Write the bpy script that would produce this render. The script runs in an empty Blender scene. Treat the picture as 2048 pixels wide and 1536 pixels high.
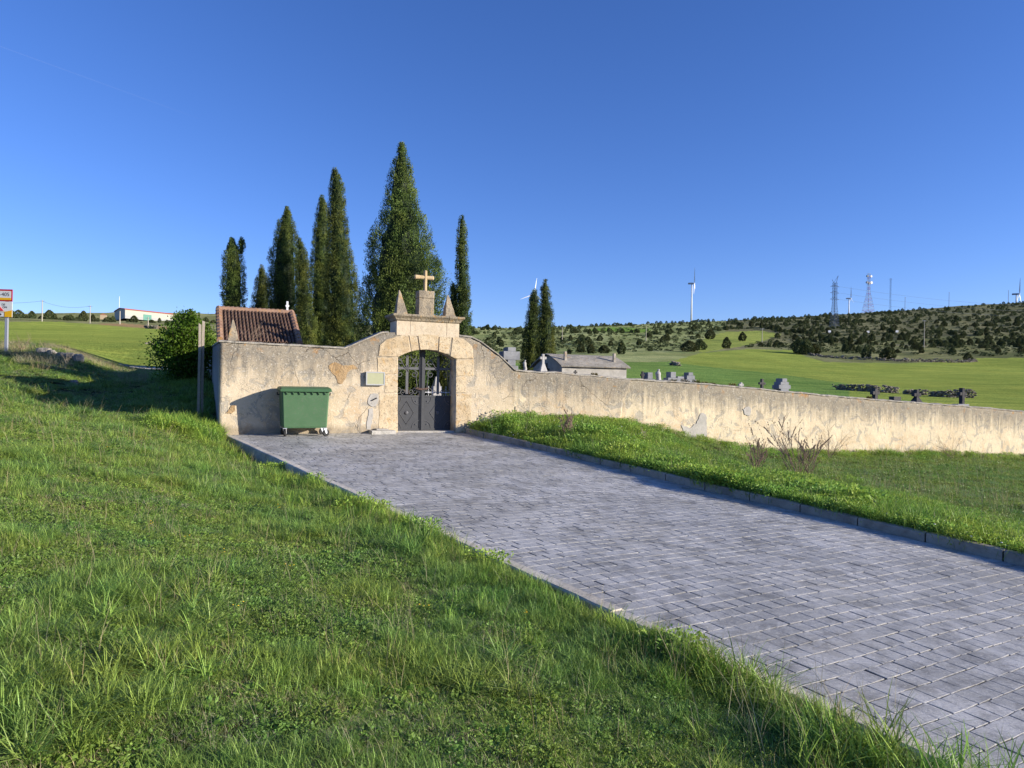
import bpy, math, random
import numpy as np
from mathutils import Vector, Matrix
random.seed(7); rng = np.random.default_rng(7)
R = math.radians
sc = bpy.context.scene
# ------------------------------------------------------------------ camera, world, sun, exposure
FPX, ROLL, EYE = 1420.0, 0.018, 1.43
cam = bpy.data.cameras.new('camera'); cam.sensor_width = 36; cam.lens = 36 * FPX / 2048
cam.clip_start = 0.05; cam.clip_end = 30000
camo = bpy.data.objects.new('camera', cam); sc.collection.objects.link(camo)
cr, sr = math.cos(ROLL), math.sin(ROLL)
camo.matrix_world = Matrix(((cr, -sr, 0, 0), (0, 0, -1, 0), (sr, cr, 0, EYE), (0, 0, 0, 1)))
sc.camera = camo
SUN_EL = 15.0
LD = Vector((-1.595, .385, 0)).normalized() * math.cos(R(SUN_EL)); LD.z = -math.sin(R(SUN_EL))
world = bpy.data.worlds.new('World'); sc.world = world; world.use_nodes = True
wt = world.node_tree; wt.nodes.clear()
sky = wt.nodes.new('ShaderNodeTexSky'); sky.sky_type = 'NISHITA'; sky.sun_disc = False
sky.sun_elevation = R(SUN_EL); sky.sun_rotation = math.atan2(-LD.x, -LD.y)
sky.altitude = 1100; sky.air_density = 1.0; sky.dust_density = 0.35; sky.ozone_density = 3.2
hs = wt.nodes.new('ShaderNodeHueSaturation'); hs.inputs['Saturation'].default_value = 1.13
tint = wt.nodes.new('ShaderNodeMix'); tint.data_type = 'RGBA'; tint.blend_type = 'MULTIPLY'; tint.inputs[0].default_value = 1; tint.inputs[7].default_value = (.71, .70, 1.0, 1)
bg = wt.nodes.new('ShaderNodeBackground'); bg.inputs[1].default_value = 0.127
wo = wt.nodes.new('ShaderNodeOutputWorld')
wt.links.new(sky.outputs[0], hs.inputs['Color']); wt.links.new(hs.outputs[0], tint.inputs[6]); wt.links.new(tint.outputs[2], bg.inputs[0]); wt.links.new(bg.outputs[0], wo.inputs[0])
sun = bpy.data.lights.new('sun', 'SUN'); sun.energy = 4.9; sun.angle = R(0.5); sun.color = (1.0, .92, .80)
suno = bpy.data.objects.new('sun', sun); sc.collection.objects.link(suno)
suno.rotation_euler = LD.to_track_quat('-Z', 'Y').to_euler()
sc.view_settings.view_transform = 'Standard'; sc.view_settings.look = 'None'
sc.view_settings.exposure = 0.72; sc.view_settings.gamma = 1.0
sc.cycles.max_bounces = 6; sc.cycles.transparent_max_bounces = 6
# ------------------------------------------------------------------ pixels <-> place
def ray(x, y):
    a = (x - 1024) / FPX; b = (768 - y) / FPX
    return a * cr - b * sr, a * sr + b * cr
def P(x, y, d):                     # world point seen at photo pixel (x, y) at depth d
    rx, rz = ray(x, y); return Vector((rx * d, d, EYE + rz * d))
def pix(X, Y, Z):
    a = X / Y; c = (Z - EYE) / Y
    return 1024 + FPX * (a * cr + c * sr), 768 - FPX * (-a * sr + c * cr)
TH = R(24); U = np.array([math.cos(TH), math.sin(TH)]); NN = np.array([-math.sin(TH), math.cos(TH)])
F0 = np.array([-2.26, 19.0]) * 1.08
def fs(x, y, off=0.0):              # pixel -> (s, z) on the plane `off` behind the gateway wall's face
    rx, rz = ray(x, y); q = np.array([rx, 1.0]); d = (F0 @ NN + off) / (q @ NN)
    return float((d * q - F0) @ U), float(EYE + d * rz)
def fw(s, off=0.0, z=0.0):          # wall frame -> world
    p = F0 + U * s + NN * off; return Vector((p[0], p[1], z))
A34 = R(34); PV = np.array([-math.sin(A34), math.cos(A34)]); PW = np.array([math.cos(A34), math.sin(A34)])
PL = np.array([-7.271, 18.369]); PWID = 6.32
def path_z(c, s):
    t = np.clip(c / PWID, -.1, 1.1)
    return EYE + (-1.45 - .0335 * s) * (1 - t) + (-1.45 - .053 * (s - 1.11)) * t
def path_w(c, s):
    p = PL + PW * c - PV * s; return p
# ------------------------------------------------------------------ numpy noise
def vnoise(x, y, seed=0):
    xi = np.floor(x).astype(np.int64); yi = np.floor(y).astype(np.int64); xf = x - xi; yf = y - yi
    xf = xf * xf * (3 - 2 * xf); yf = yf * yf * (3 - 2 * yf)
    def h(a, b):
        n = (a * 374761393 + b * 668265263 + seed * 974711) & 0x7fffffff
        n = ((n ^ (n >> 13)) * 1274126177) & 0x7fffffff
        return ((n ^ (n >> 16)) & 0xffff) / 65535.0
    return (h(xi, yi) * (1 - xf) + h(xi + 1, yi) * xf) * (1 - yf) + (h(xi, yi + 1) * (1 - xf) + h(xi + 1, yi + 1) * xf) * yf
def fbm(x, y, seed=0, o=4):
    v = 0; a = .5; t = 0
    for k in range(o):
        v = v + a * vnoise(x * 2 ** k, y * 2 ** k, seed + k * 17); t += a; a *= .5
    return v / t
# ------------------------------------------------------------------ terrain height (thin-plate through surveyed points)
CP = []
def cz(x, d, z): CP.append((x, d, z))
def cy(x, y, d): CP.append((x, d, ray(x, y)[1] * d))
for x in (-600, 200, 1024, 1900, 2700): cz(x, 1, -1.74 - (x - 200) * .0001); cz(x, 2, -1.73 - (x - 200) * .00015)
for row in ((3, (-500, -1.45), (0, -1.6), (500, -1.72), (1000, -1.85)), (5, (-500, -1.2), (0, -1.42), (400, -1.62), (900, -1.85)),
            (8, (-500, -.9), (0, -1.2), (300, -1.5), (700, -1.8)), (11, (-500, -.6), (0, -1.0), (300, -1.4), (600, -1.84)),
            (14, (-500, -.3), (0, -.85), (250, -1.2), (450, -1.68)), (17, (-500, 0), (0, -.65), (250, -1.1), (410, -1.42)),
            (20, (-500, .4), (0, -.45), (80, -.76), (250, -.93), (390, -1.0)), (25, (-500, 1), (0, .05), (120, -.15), (250, -.55), (390, -.25)),
            (30, (-400, 1.4), (0, .62), (120, .45), (250, .0), (400, .1)), (34, (-400, 1.9), (0, 1.15), (120, 1.15), (250, .12)),
            (45, (-400, 3), (0, 2.0), (120, 1.85), (250, .70), (380, .55)), (40, (250, .30), (380, .35)), (49, (250, .85), (330, .8), (420, .75)), (53, (250, 1.55), (330, 1.5), (420, 1.4)), (57, (250, 2.35), (330, 2.3), (420, 2.2)), (60, (-400, 4), (0, 3.0), (120, 2.9), (250, 2.65), (400, 2.5)),
            (26, (600, -.9), (760, -1.2), (900, -1.25)), (32, (600, -.6), (900, -1.0), (1200, -1.4), (1500, -1.8)), (38, (1900, -2.2), (2300, -2.6)),
            (55, (700, .2), (1000, .2), (1400, -.8), (1700, -1.4), (2048, -1.8), (2600, -2.2))):
    for x, z in row[1:]: cz(x, row[0], z)
for y, d, xs in (((672, 100, (-400,)), (670, 100, (0,)), (679, 100, (250,)), (684, 100, (430,)), (659, 180, (0,)), (667, 180, (250,)), (672, 180, (440,)),
                  (642, 280, (-300, 50)), (650, 280, (250,)), (654, 280, (440,)), (638, 450, (-300, 50)), (647, 450, (250, 440)), (633, 600, (-300, 0)), (642, 600, (240, 440)),
                  (628, 900, (-300, 0, 440)), (632, 1700, (-300, 0, 440)), (636, 3000, (-300, 0, 440)))):
    for x in xs: cy(x, y, d)
for x, prof in ((750, ((735, 90), (705, 180), (672, 350), (652, 620), (655, 900), (655, 1700), (660, 3000))),
                (1100, ((741, 90), (728, 140), (701, 250), (673, 400), (657, 620), (655, 900), (655, 1700), (660, 3000))),
                (1400, ((770, 90), (738, 140), (701, 250), (669, 400), (645, 650), (646, 900), (648, 1700), (655, 3000))),
                (1700, ((785, 90), (755, 140), (715, 250), (692, 330), (660, 450), (629, 700), (629, 900), (634, 1700), (645, 3000))),
                (2048, ((795, 90), (763, 140), (723, 250), (702, 330), (662, 450), (607, 700), (605, 900), (610, 1700), (640, 3000))),
                (2600, ((805, 90), (775, 140), (730, 250), (705, 330), (665, 450), (600, 700), (598, 900), (600, 1700), (640, 3000)))):
    for y, d in prof: cy(x, y, d)
for x, y, d in ((1000, 840, 21.2), (1100, 843, 21.9), (1180, 845, 22.5), (1260, 850, 23.1), (1350, 868, 23.8), (1500, 901, 25.3), (1600, 908, 26.3), (1750, 910, 27.8), (2048, 919, 31.5), (2400, 930, 36),
                (1180, 872, 18.8), (1300, 893, 19.3), (1500, 945, 18.5), (1800, 960, 19.5), (2048, 965, 22), (2048, 1020, 16), (2048, 1085, 11), (2600, 1100, 14), (2700, 1400, 6)):
    cy(x, y, d)
def path_pt(c, s, dz):
    p = path_w(c, s)
    if p[1] > 1.2: CP.append((1024 + FPX * p[0] / p[1], p[1], float(path_z(np.array(c), s)) - EYE + dz))
for s_, dz_ in ((1.5, -.22), (3, -.28), (5, -.2), (7, -.1), (9, -.05), (11, -.03), (13, -.03), (15, -.03), (16.5, -.04)): path_pt(-.25, s_, dz_)
for s_ in (2, 4, 6, 8, 10, 12, 14, 16, 18): path_pt(6.75, s_, .07)
CP = np.array(CP); cxy = np.c_[CP[:, 0] / 420.0, 1.5 * np.log(CP[:, 1])]; cw = CP[:, 2] / (CP[:, 1] + 12)
def tpsk(r2): return np.where(r2 > 1e-12, r2 * np.log(np.maximum(r2, 1e-12)) * .5, 0)
n_ = len(CP); K = tpsk(((cxy[:, None] - cxy[None]) ** 2).sum(-1)) + np.eye(n_) * 2e-3
Q = np.c_[np.ones(n_), cxy]; MA = np.block([[K, Q], [Q.T, np.zeros((3, 3))]])
SOL = np.linalg.solve(MA, np.r_[cw, 0, 0, 0])
A0 = R(50)
def base_h(X, Y):
    X = np.atleast_1d(np.asarray(X, float)); Y = np.atleast_1d(np.asarray(Y, float))
    r = np.hypot(X, Y); a = np.clip(np.arctan2(X, Y), -A0, A0)
    d = np.clip(r * np.cos(a), 1.0, 6000); x = 1024 + FPX * np.tan(a)
    q = np.c_[x / 420, 1.5 * np.log(d)]; out = np.empty(len(q))
    for i in range(0, len(q), 20000):
        qq = q[i:i + 20000]; k = tpsk(((qq[:, None] - cxy[None]) ** 2).sum(-1))
        out[i:i + 20000] = k @ SOL[:n_] + SOL[n_] + qq @ SOL[n_ + 1:]
    z = out * (d + 12) + EYE
    near = np.clip((45 - r) / 30, 0, 1)
    z += near * ((fbm(X * 1.3, Y * 1.3, 3) - .5) * .10)
    far = np.clip((r - 150) / 300, 0, 1)
    z += far * (fbm(X / 26, Y / 26, 9) - .5) * 3.0
    return z
def path_cs(X, Y):
    q0 = X - PL[0]; q1 = Y - PL[1]
    return q0 * PW[0] + q1 * PW[1], -(q0 * PV[0] + q1 * PV[1])
def height(X, Y):
    X = np.atleast_1d(np.asarray(X, float)); Y = np.atleast_1d(np.asarray(Y, float))
    z = base_h(X, Y); c, s = path_cs(X, Y)
    ins = (c > -.05) & (c < PWID + .12) & (s > -1.5) & (s < 26)
    z = np.where(ins, path_z(c, s) - .10, z)
    return z
def gz(X, Y): return float(height(X, Y)[0])
def wall_so(X, Y):
    q0 = X - F0[0]; q1 = Y - F0[1]
    return q0 * U[0] + q1 * U[1], q0 * NN[0] + q1 * NN[1]
# ------------------------------------------------------------------ mesh helpers
COL = sc.collection
def link_mesh(name, me, mat=None, parent=None, loc=None, rz=None, smooth=False, col=None):
    o = bpy.data.objects.new(name, me); (col or COL).objects.link(o)
    if mat is not None: me.materials.append(mat)
    if parent is not None: o.parent = parent
    if loc is not None: o.location = loc
    if rz is not None: o.rotation_euler = (0, 0, rz)
    if smooth: me.polygons.foreach_set('use_smooth', [True] * len(me.polygons))
    return o
def quads(name, V, F, mat=None, attrs=None, **kw):      # fast path for numpy quads / tris
    V = np.asarray(V, np.float32); F = np.asarray(F, np.int32); k = F.shape[1]
    me = bpy.data.meshes.new(name); me.vertices.add(len(V)); me.vertices.foreach_set('co', V.ravel())
    me.loops.add(F.size); me.loops.foreach_set('vertex_index', F.ravel())
    me.polygons.add(len(F)); me.polygons.foreach_set('loop_start', np.arange(len(F), dtype=np.int32) * k)
    me.update(calc_edges=True)
    for an, av in (attrs or {}).items():
        av = np.asarray(av, np.float32)
        if av.ndim == 1: at = me.attributes.new(an, 'FLOAT', 'POINT'); at.data.foreach_set('value', av)
        elif av.shape[1] == 3: at = me.attributes.new(an, 'FLOAT_VECTOR', 'POINT'); at.data.foreach_set('vector', av.ravel())
    if not kw.get('smooth'): me.shade_flat()
    return link_mesh(name, me, mat, **kw)
class MB:                                               # collects boxes, tubes, prisms into one mesh
    def __init__(s): s.v = []; s.f = []
    def add(s, v, f):
        b = len(s.v); s.v += [tuple(p) for p in v]; s.f += [tuple(i + b for i in q) for q in f]; return s
    def box(s, x0, x1, y0, y1, z0, z1, j=0):
        v = [(x, y, z) for z in (z0, z1) for y in (y0, y1) for x in (x0, x1)]
        if j: v = [tuple(c + random.uniform(-j, j) for c in p) for p in v]
        return s.add(v, [(0, 2, 3, 1), (4, 5, 7, 6), (0, 1, 5, 4), (2, 6, 7, 3), (0, 4, 6, 2), (1, 3, 7, 5)])
    def tube(s, pts, r, n=6, caps=True):
        pts = [Vector(p) for p in pts]; m = len(pts)
        if not hasattr(r, '__len__'): r = [r] * m
        up = Vector((0, 0, 1)); v = []; px = None
        for i, p in enumerate(pts):
            t = (pts[min(i + 1, m - 1)] - pts[max(i - 1, 0)])
            if t.length < 1e-9: t = Vector((0, 0, 1))
            t.normalize()
            if px is None:
                a = up if abs(t.z) < .9 else Vector((1, 0, 0)); px = t.cross(a).normalized()
            else:
                px = (px - t * px.dot(t))
                px = px.normalized() if px.length > 1e-6 else t.orthogonal().normalized()
            py = t.cross(px)
            for k in range(n):
                a = 2 * math.pi * k / n; v.append(p + (px * math.cos(a) + py * math.sin(a)) * r[i])
        f = [(i * n + k, i * n + (k + 1) % n, (i + 1) * n + (k + 1) % n, (i + 1) * n + k) for i in range(m - 1) for k in range(n)]
        if caps: f += [tuple(range(n - 1, -1, -1)), tuple((m - 1) * n + k for k in range(n))]
        return s.add(v, f)
    def prism(s, poly, y0, y1):                          # outline in x,z extruded along y
        n = len(poly); v = [(x, y0, z) for x, z in poly] + [(x, y1, z) for x, z in poly]
        f = [tuple(range(n)), tuple(range(2 * n - 1, n - 1, -1))] + [(i, i + n, (i + 1) % n + n, (i + 1) % n) for i in range(n)]
        return s.add(v, f)
    def rings(s, rings, caps=True):                      # stacked vertex rings
        n = len(rings[0]); v = [p for r in rings for p in r]; m = len(rings)
        f = [(i * n + k, i * n + (k + 1) % n, (i + 1) * n + (k + 1) % n, (i + 1) * n + k) for i in range(m - 1) for k in range(n)]
        if caps: f += [tuple(range(n - 1, -1, -1)), tuple((m - 1) * n + k for k in range(n))]
        return s.add(v, f)
    def rect(s, x0, x1, y0, y1, z): return [(x0, y0, z), (x1, y0, z), (x1, y1, z), (x0, y1, z)]
    def build(s, name, mat=None, parent=None, bevel=0, smooth=False, **kw):
        me = bpy.data.meshes.new(name); me.from_pydata(s.v, [], s.f); me.validate(); me.update()
        o = link_mesh(name, me, mat, parent, smooth=smooth, **kw)
        if bevel:
            b = o.modifiers.new('b', 'BEVEL'); b.width = bevel; b.segments = 2; b.limit_method = 'ANGLE'
        return o
def fixn(o):
    import bmesh
    bm = bmesh.new(); bm.from_mesh(o.data); bmesh.ops.recalc_face_normals(bm, faces=bm.faces); bm.to_mesh(o.data); bm.free(); return o
def tag(o, label=None, cat=None, group=None, kind=None):
    if label: o['label'] = label
    if cat: o['category'] = cat
    if group: o['group'] = group
    if kind: o['kind'] = kind
    return o
def empty(name, loc=(0, 0, 0), rz=0, label=None, cat=None, group=None):
    o = bpy.data.objects.new(name, None); COL.objects.link(o); o.location = loc; o.rotation_euler = (0, 0, rz)
    o.empty_display_size = .2
    return tag(o, label, cat, group)
def dup(o, label=None, parent=None):
    c = o.copy(); COL.objects.link(c)
    if parent is not None: c.parent = parent
    if label: c['label'] = label
    for ch in [k for k in KIDS.get(o.name, [])]: dup(ch, None, c)
    return c
KIDS = {}
# ------------------------------------------------------------------ material helpers
class NT:
    def __init__(s, name, rough=.9, spec=.25):
        s.m = bpy.data.materials.new(name); s.m.use_nodes = True; s.t = s.m.node_tree
        s.b = s.t.nodes['Principled BSDF']; s.out = s.t.nodes['Material Output']
        s.b.inputs['Roughness'].default_value = rough; s.b.inputs['Specular IOR Level'].default_value = spec
    def n(s, typ, ins=None, **at):
        o = s.t.nodes.new(typ)
        for k, v in at.items(): setattr(o, k, v)
        for k, v in (ins or {}).items(): s.set(o.inputs[k], v)
        return o
    def set(s, sock, v):
        if isinstance(v, bpy.types.NodeSocket): s.t.links.new(v, sock)
        else: sock.default_value = v
    def co(s, kind='Object', scale=None, rot=None):
        c = s.n('ShaderNodeTexCoord').outputs[kind]
        if scale is None and rot is None: return c
        mp = s.n('ShaderNodeMapping', {'Vector': c})
        if scale is not None: mp.inputs['Scale'].default_value = scale
        if rot is not None: mp.inputs['Rotation'].default_value = rot
        return mp.outputs[0]
    def noise(s, co, scale, detail=4, rough=.55, dist=0):
        return s.n('ShaderNodeTexNoise', {'Vector': co, 'Scale': scale, 'Detail': detail, 'Roughness': rough, 'Distortion': dist}).outputs['Fac']
    def vor(s, co, scale, feat='F1'):
        return s.n('ShaderNodeTexVoronoi', {'Vector': co, 'Scale': scale}, feature=feat).outputs['Distance']
    def ramp(s, f, *st):
        r = s.n('ShaderNodeValToRGB', {'Fac': f}); e = r.color_ramp.elements
        while len(e) < len(st): e.new(.5)
        for i, (p, c) in enumerate(st):
            e[i].position = p; e[i].color = (c, c, c, 1) if not hasattr(c, '__len__') else (*c, 1)
        return r.outputs[0]
    def mix(s, f, a, b, mode='MIX'):
        m = s.n('ShaderNodeMix', data_type='RGBA', blend_type=mode)
        s.set(m.inputs[0], f)
        for k, v in ((6, a), (7, b)): s.set(m.inputs[k], v if isinstance(v, bpy.types.NodeSocket) else (*v, 1))
        return m.outputs[2]
    def math(s, op, a, b=0.0, clamp=False):
        m = s.n('ShaderNodeMath', operation=op, use_clamp=clamp); s.set(m.inputs[0], a); s.set(m.inputs[1], b); return m.outputs[0]
    def attr(s, name, vec=False): return s.n('ShaderNodeAttribute', attribute_name=name).outputs['Vector' if vec else 'Fac']
    def col(s, c): s.set(s.b.inputs['Base Color'], c if isinstance(c, bpy.types.NodeSocket) else (*c, 1)); return s
    def bump(s, h, strength=.5, dist=.02, prev=None):
        b = s.n('ShaderNodeBump', {'Height': h, 'Strength': strength, 'Distance': dist})
        if prev is not None: s.set(b.inputs['Normal'], prev)
        s.t.links.new(b.outputs[0], s.b.inputs['Normal']); return b.outputs[0]
def simple(name, c, rough=.7, var=.15, scale=20, spec=.3, metal=0, bump=0):
    m = NT(name, rough, spec); co = m.co(); n = m.noise(co, scale, 5)
    m.col(m.mix(n, tuple(x * (1 - var) for x in c), tuple(min(1, x * (1 + var)) for x in c))); m.b.inputs['Metallic'].default_value = metal
    if bump: m.bump(m.noise(co, scale * 2, 4), bump, .01)
    return m.m
def foliage(name, dark, light, trans=.35, rough=.55, dry=None):
    m = NT(name, rough, .2)
    t = m.attr('tint'); oi = m.n('ShaderNodeObjectInfo').outputs['Random']
    c = m.mix(t, dark, light)
    if dry: c = m.mix(m.math('GREATER_THAN', t, .93), c, dry)
    hsv = m.n('ShaderNodeHueSaturation', {'Color': c, 'Hue': m.math('ADD', m.math('MULTIPLY', oi, .03), .485), 'Value': m.math('ADD', m.math('MULTIPLY', oi, .35), .82)}).outputs[0]
    pn = m.noise(m.n('ShaderNodeNewGeometry').outputs['Position'], .9, 3, .6)
    hsv = m.mix(m.ramp(pn, (.38, 0), (.62, 1)), m.mix(1, hsv, (.78, .92, .95), 'MULTIPLY'), m.mix(1, hsv, (1.10, 1.05, .90), 'MULTIPLY'))
    m.col(hsv)
    tr = m.n('ShaderNodeBsdfTranslucent', {'Color': hsv})
    mx = m.n('ShaderNodeMixShader', {0: trans}); m.t.links.new(m.b.outputs[0], mx.inputs[1]); m.t.links.new(tr.outputs[0], mx.inputs[2])
    m.t.links.new(mx.outputs[0], m.out.inputs[0]); return m.m
# --- plaster of the walls
def plaster_mat(name, cream, speck, lich, orange_amt, seed):
    m = NT(name, .95, .1); co0 = m.co(); co = m.n('ShaderNodeMapping', {'Vector': co0, 'Location': (seed, seed * 2, 0)}).outputs[0]
    top = m.attr('top'); base = m.attr('base')
    big = m.noise(co, .9, 6, .6, .4); med = m.noise(co, 4.5, 6, .65, .6); fine = m.noise(co, 22, 5, .75); pit = m.noise(co, 26, 4, .8)
    c = m.mix(m.ramp(big, (.38, 0), (.66, 1)), tuple(v * .86 for v in cream), cream)
    # ochre / salt patches
    och = m.math('MULTIPLY', m.ramp(m.noise(co, 1.4, 5, .6, .8), (.5, 0), (.62, 1)), m.ramp(base, (.0, 1), (1.6, .25)))
    c = m.mix(m.math('MULTIPLY', och, orange_amt), c, (.52, .33, .16))
    c = m.mix(m.ramp(med, (.60, 0), (.70, .55)), c, (.72, .64, .50))
    # grey worn patches with their own edges
    g = m.ramp(m.noise(co, 2.3, 8, .62, 1.2), (.54, 0), (.60, 1)); c = m.mix(m.math('MULTIPLY', g, .6), c, (.30, .285, .25))
    g2 = m.ramp(m.noise(co, 5.5, 8, .7, .5), (.56, 0), (.62, 1)); c = m.mix(m.math('MULTIPLY', g2, .35), c, (.40, .36, .30))
    # lichen and dirt streaming down from the coping
    cs = m.n('ShaderNodeMapping', {'Vector': co, 'Scale': (1, 1, .09)}).outputs[0]
    st = m.noise(cs, 6.5, 5, .65)
    dt = m.math('ADD', m.math('MULTIPLY', st, 1.5), m.math('MULTIPLY', med, .5))
    m1 = m.math('SUBTRACT', dt, m.math('MULTIPLY', top, .75)); lm = m.ramp(m1, (.25, 0), (.75, 1))
    c = m.mix(m.math('MULTIPLY', lm, lich), c, (.17, .155, .13))
    # black lichen speckle
    sp = m.math('MULTIPLY', m.ramp(pit, (.50, 0), (.60, 1)), m.ramp(m.math('ADD', m.noise(co, 3.1, 5, .6, .5), m.math('MULTIPLY', top, -.12)), (.34, 0), (.52, 1)))
    c = m.mix(m.math('MULTIPLY', sp, speck), c, (.15, .135, .11))
    sp2 = m.ramp(m.noise(co, 24, 3, .7), (.60, 0), (.66, 1)); c = m.mix(m.math('MULTIPLY', sp2, .55), c, (.80, .75, .64))
    # orange lichen at the top
    ol = m.math('MULTIPLY', m.ramp(m.noise(co, 3.6, 4, .6), (.60, 0), (.68, 1)), m.ramp(top, (.0, 1), (.45, 0))); c = m.mix(m.math('MULTIPLY', ol, .7), c, (.42, .20, .04))
    # hair cracks
    cw_ = m.n('ShaderNodeTexNoise', {'Vector': co, 'Scale': 2.2, 'Detail': 4}).outputs['Color']
    cc = m.n('ShaderNodeVectorMath', {0: co, 1: m.n('ShaderNodeVectorMath', {0: cw_, 1: (.35, .35, .35)}, operation='MULTIPLY').outputs[0]}, operation='ADD').outputs[0]
    cr_ = m.ramp(m.vor(cc, .85, 'DISTANCE_TO_EDGE'), (.0, 1), (.008, 0)); crk = m.math('MULTIPLY', cr_, m.ramp(m.noise(co, .7, 2), (.48, 0), (.56, 1)))
    c = m.mix(m.math('MULTIPLY', crk, .8 if speck > .5 else .35), c, (.12, .09, .06))
    # damp foot
    ft = m.ramp(m.math('ADD', base, m.math('MULTIPLY', st, -.25)), (.0, 1), (.14, 0)); c = m.mix(m.math('MULTIPLY', ft, .5), c, (.20, .16, .11))
    m.col(c)
    hh = m.math('ADD', m.math('ADD', m.math('MULTIPLY', fine, .5), m.math('MULTIPLY', med, 1.2)), m.math('ADD', m.math('MULTIPLY', g, -.35), m.math('MULTIPLY', crk, -1.2 if speck > .5 else -.3)))
    m.bump(m.math('ADD', hh, m.math('MULTIPLY', pit, .35)), .8, .018)
    return m.m
def stone_mat(name, a, b, lichen=.5, orange=.4, pitted=.5, bumpd=.012):
    m = NT(name, .95, .1); co = m.co(); r = m.n('ShaderNodeObjectInfo').outputs['Random']
    n1 = m.noise(co, 2.2, 6, .6, .5); n2 = m.noise(co, 24, 4, .75); n3 = m.noise(co, 7, 6, .65)
    c = m.mix(m.ramp(m.math('ADD', n1, m.math('MULTIPLY', r, .18)), (.42, 0), (.66, 1)), a, b)
    c = m.mix(m.math('MULTIPLY', m.ramp(n3, (.52, 0), (.62, 1)), lichen), c, (.22, .20, .165))
    c = m.mix(m.math('MULTIPLY', m.ramp(m.noise(co, 5, 4, .6, .8), (.58, 0), (.66, 1)), orange), c, (.50, .26, .05))
    c = m.mix(m.math('MULTIPLY', m.ramp(n2, (.56, 0), (.64, 1)), pitted), c, (.13, .10, .07))
    m.col(c); m.bump(m.math('ADD', m.math('MULTIPLY', n2, -.8), m.math('ADD', n3, m.noise(co, 18, 4))), .8, bumpd)
    return m.m
M = {}
M['plaster'] = plaster_mat('weathered_plaster', (.62, .51, .355), .85, .68, .7, 3.1)
M['plaster_long'] = plaster_mat('cream_plaster', (.72, .60, .405), .30, .72, .55, 11.7)
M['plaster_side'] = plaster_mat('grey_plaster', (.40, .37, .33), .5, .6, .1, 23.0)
M['gold'] = stone_mat('golden_sandstone', (.46, .335, .19), (.62, .50, .33), .3, .4, .8)
M['lich'] = stone_mat('lichened_stone', (.24, .205, .155), (.40, .33, .23), .7, .55, .9, .025)
M['ashlar'] = stone_mat('pale_ashlar', (.56, .46, .32), (.66, .55, .40), .18, .12, .35, .008)
M['coping'] = stone_mat('mortar_coping', (.27, .25, .21), (.40, .365, .30), .7, .25, .7, .02)
M['exposed'] = stone_mat('exposed_earth_render', (.28, .18, .09), (.44, .30, .16), .05, .3, .5, .03)
M['cement'] = stone_mat('grey_cement', (.36, .34, .30), (.46, .43, .38), .25, .0, .25, .006)
M['concrete'] = stone_mat('curb_concrete', (.34, .32, .28), (.50, .47, .41), .35, .05, .45, .006)
M['kerbpale'] = stone_mat('pale_kerb_concrete', (.48, .43, .35), (.64, .58, .48), .2, .0, .4, .006)
M['kerbdark'] = stone_mat('dark_kerb_concrete', (.24, .205, .16), (.38, .335, .265), .35, .0, .35, .006)
M['granite'] = stone_mat('grey_granite', (.20, .205, .215), (.29, .295, .30), .2, .0, .35, .003)
M['darkstone'] = stone_mat('dark_stone', (.045, .045, .05), (.10, .095, .09), .2, .05, .2, .003)
M['whitestone'] = stone_mat('white_marble', (.34, .33, .31), (.50, .48, .45), .3, .05, .2, .004)
M['rubble'] = stone_mat('limestone_rubble', (.13, .115, .095), (.30, .265, .21), .4, .1, .4, .02)
M['iron'] = simple('anthracite_iron_paint', (.050, .052, .056), .55, .25, 12, .4, 0, .1)
M['ironrib'] = simple('iron_scroll', (.10, .10, .105), .5, .3, 20, .5)
M['bin'] = None
def bin_mat():
    m = NT('green_bin_plastic', .5, .35); co = m.co()
    n = m.noise(co, 3, 5, .6); c = m.mix(n, (.058, .128, .056), (.078, .158, .072))
    sc_ = m.ramp(m.noise(m.co('Object', (1, 1, 14)), 9, 3, .6), (.66, 0), (.70, 1)); c = m.mix(m.math('MULTIPLY', sc_, .35), c, (.26, .36, .26))
    c = m.mix(m.math('MULTIPLY', m.ramp(m.noise(co, 16, 6, .7), (.55, 0), (.68, 1)), .5), c, (.13, .14, .10)); m.col(c)
    m.set(m.b.inputs['Roughness'], m.ramp(n, (.3, .4), (.7, .65))); return m.m
M['bin'] = bin_mat()
M['binlid'] = simple('green_bin_lid', (.050, .122, .054), .5, .15, 8, .35)
M['black'] = simple('black_rubber', (.02, .02, .02), .7)
M['zinc'] = simple('galvanised_steel', (.45, .46, .48), .45, .15, 30, .5, .5)
M['white'] = simple('white_paint', (.75, .76, .77), .5, .05, 5)
M['greysteel'] = simple('grey_lattice_steel', (.12, .15, .20), .6, .1)
M['red'] = simple('red_paint', (.42, .02, .03), .5, .1)
M['yellow'] = simple('yellow_panel', (.72, .40, .01), .5, .06)
M['signwhite'] = simple('sign_white', (.62, .63, .62), .5, .04)
M['ink'] = simple('black_ink', (.03, .03, .035), .6)
M['paper'] = simple('faded_notice_paper', (.42, .42, .25), .35, .08, 14, .5)
M['frame'] = simple('white_aluminium', (.42, .42, .40), .4, .08, 10, .5)
M['wood'] = simple('grey_wood', (.36, .31, .25), .9, .35, 30, .1, 0, .4)
M['dry'] = simple('dry_stem', (.25, .18, .13), .9, .35, 40, .1)
M['drypale'] = simple('pale_dry_stem', (.42, .35, .24), .9, .25, 40, .1)
M['bark'] = simple('bark', (.13, .09, .06), .95, .4, 14, .1, 0, .6)
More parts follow.
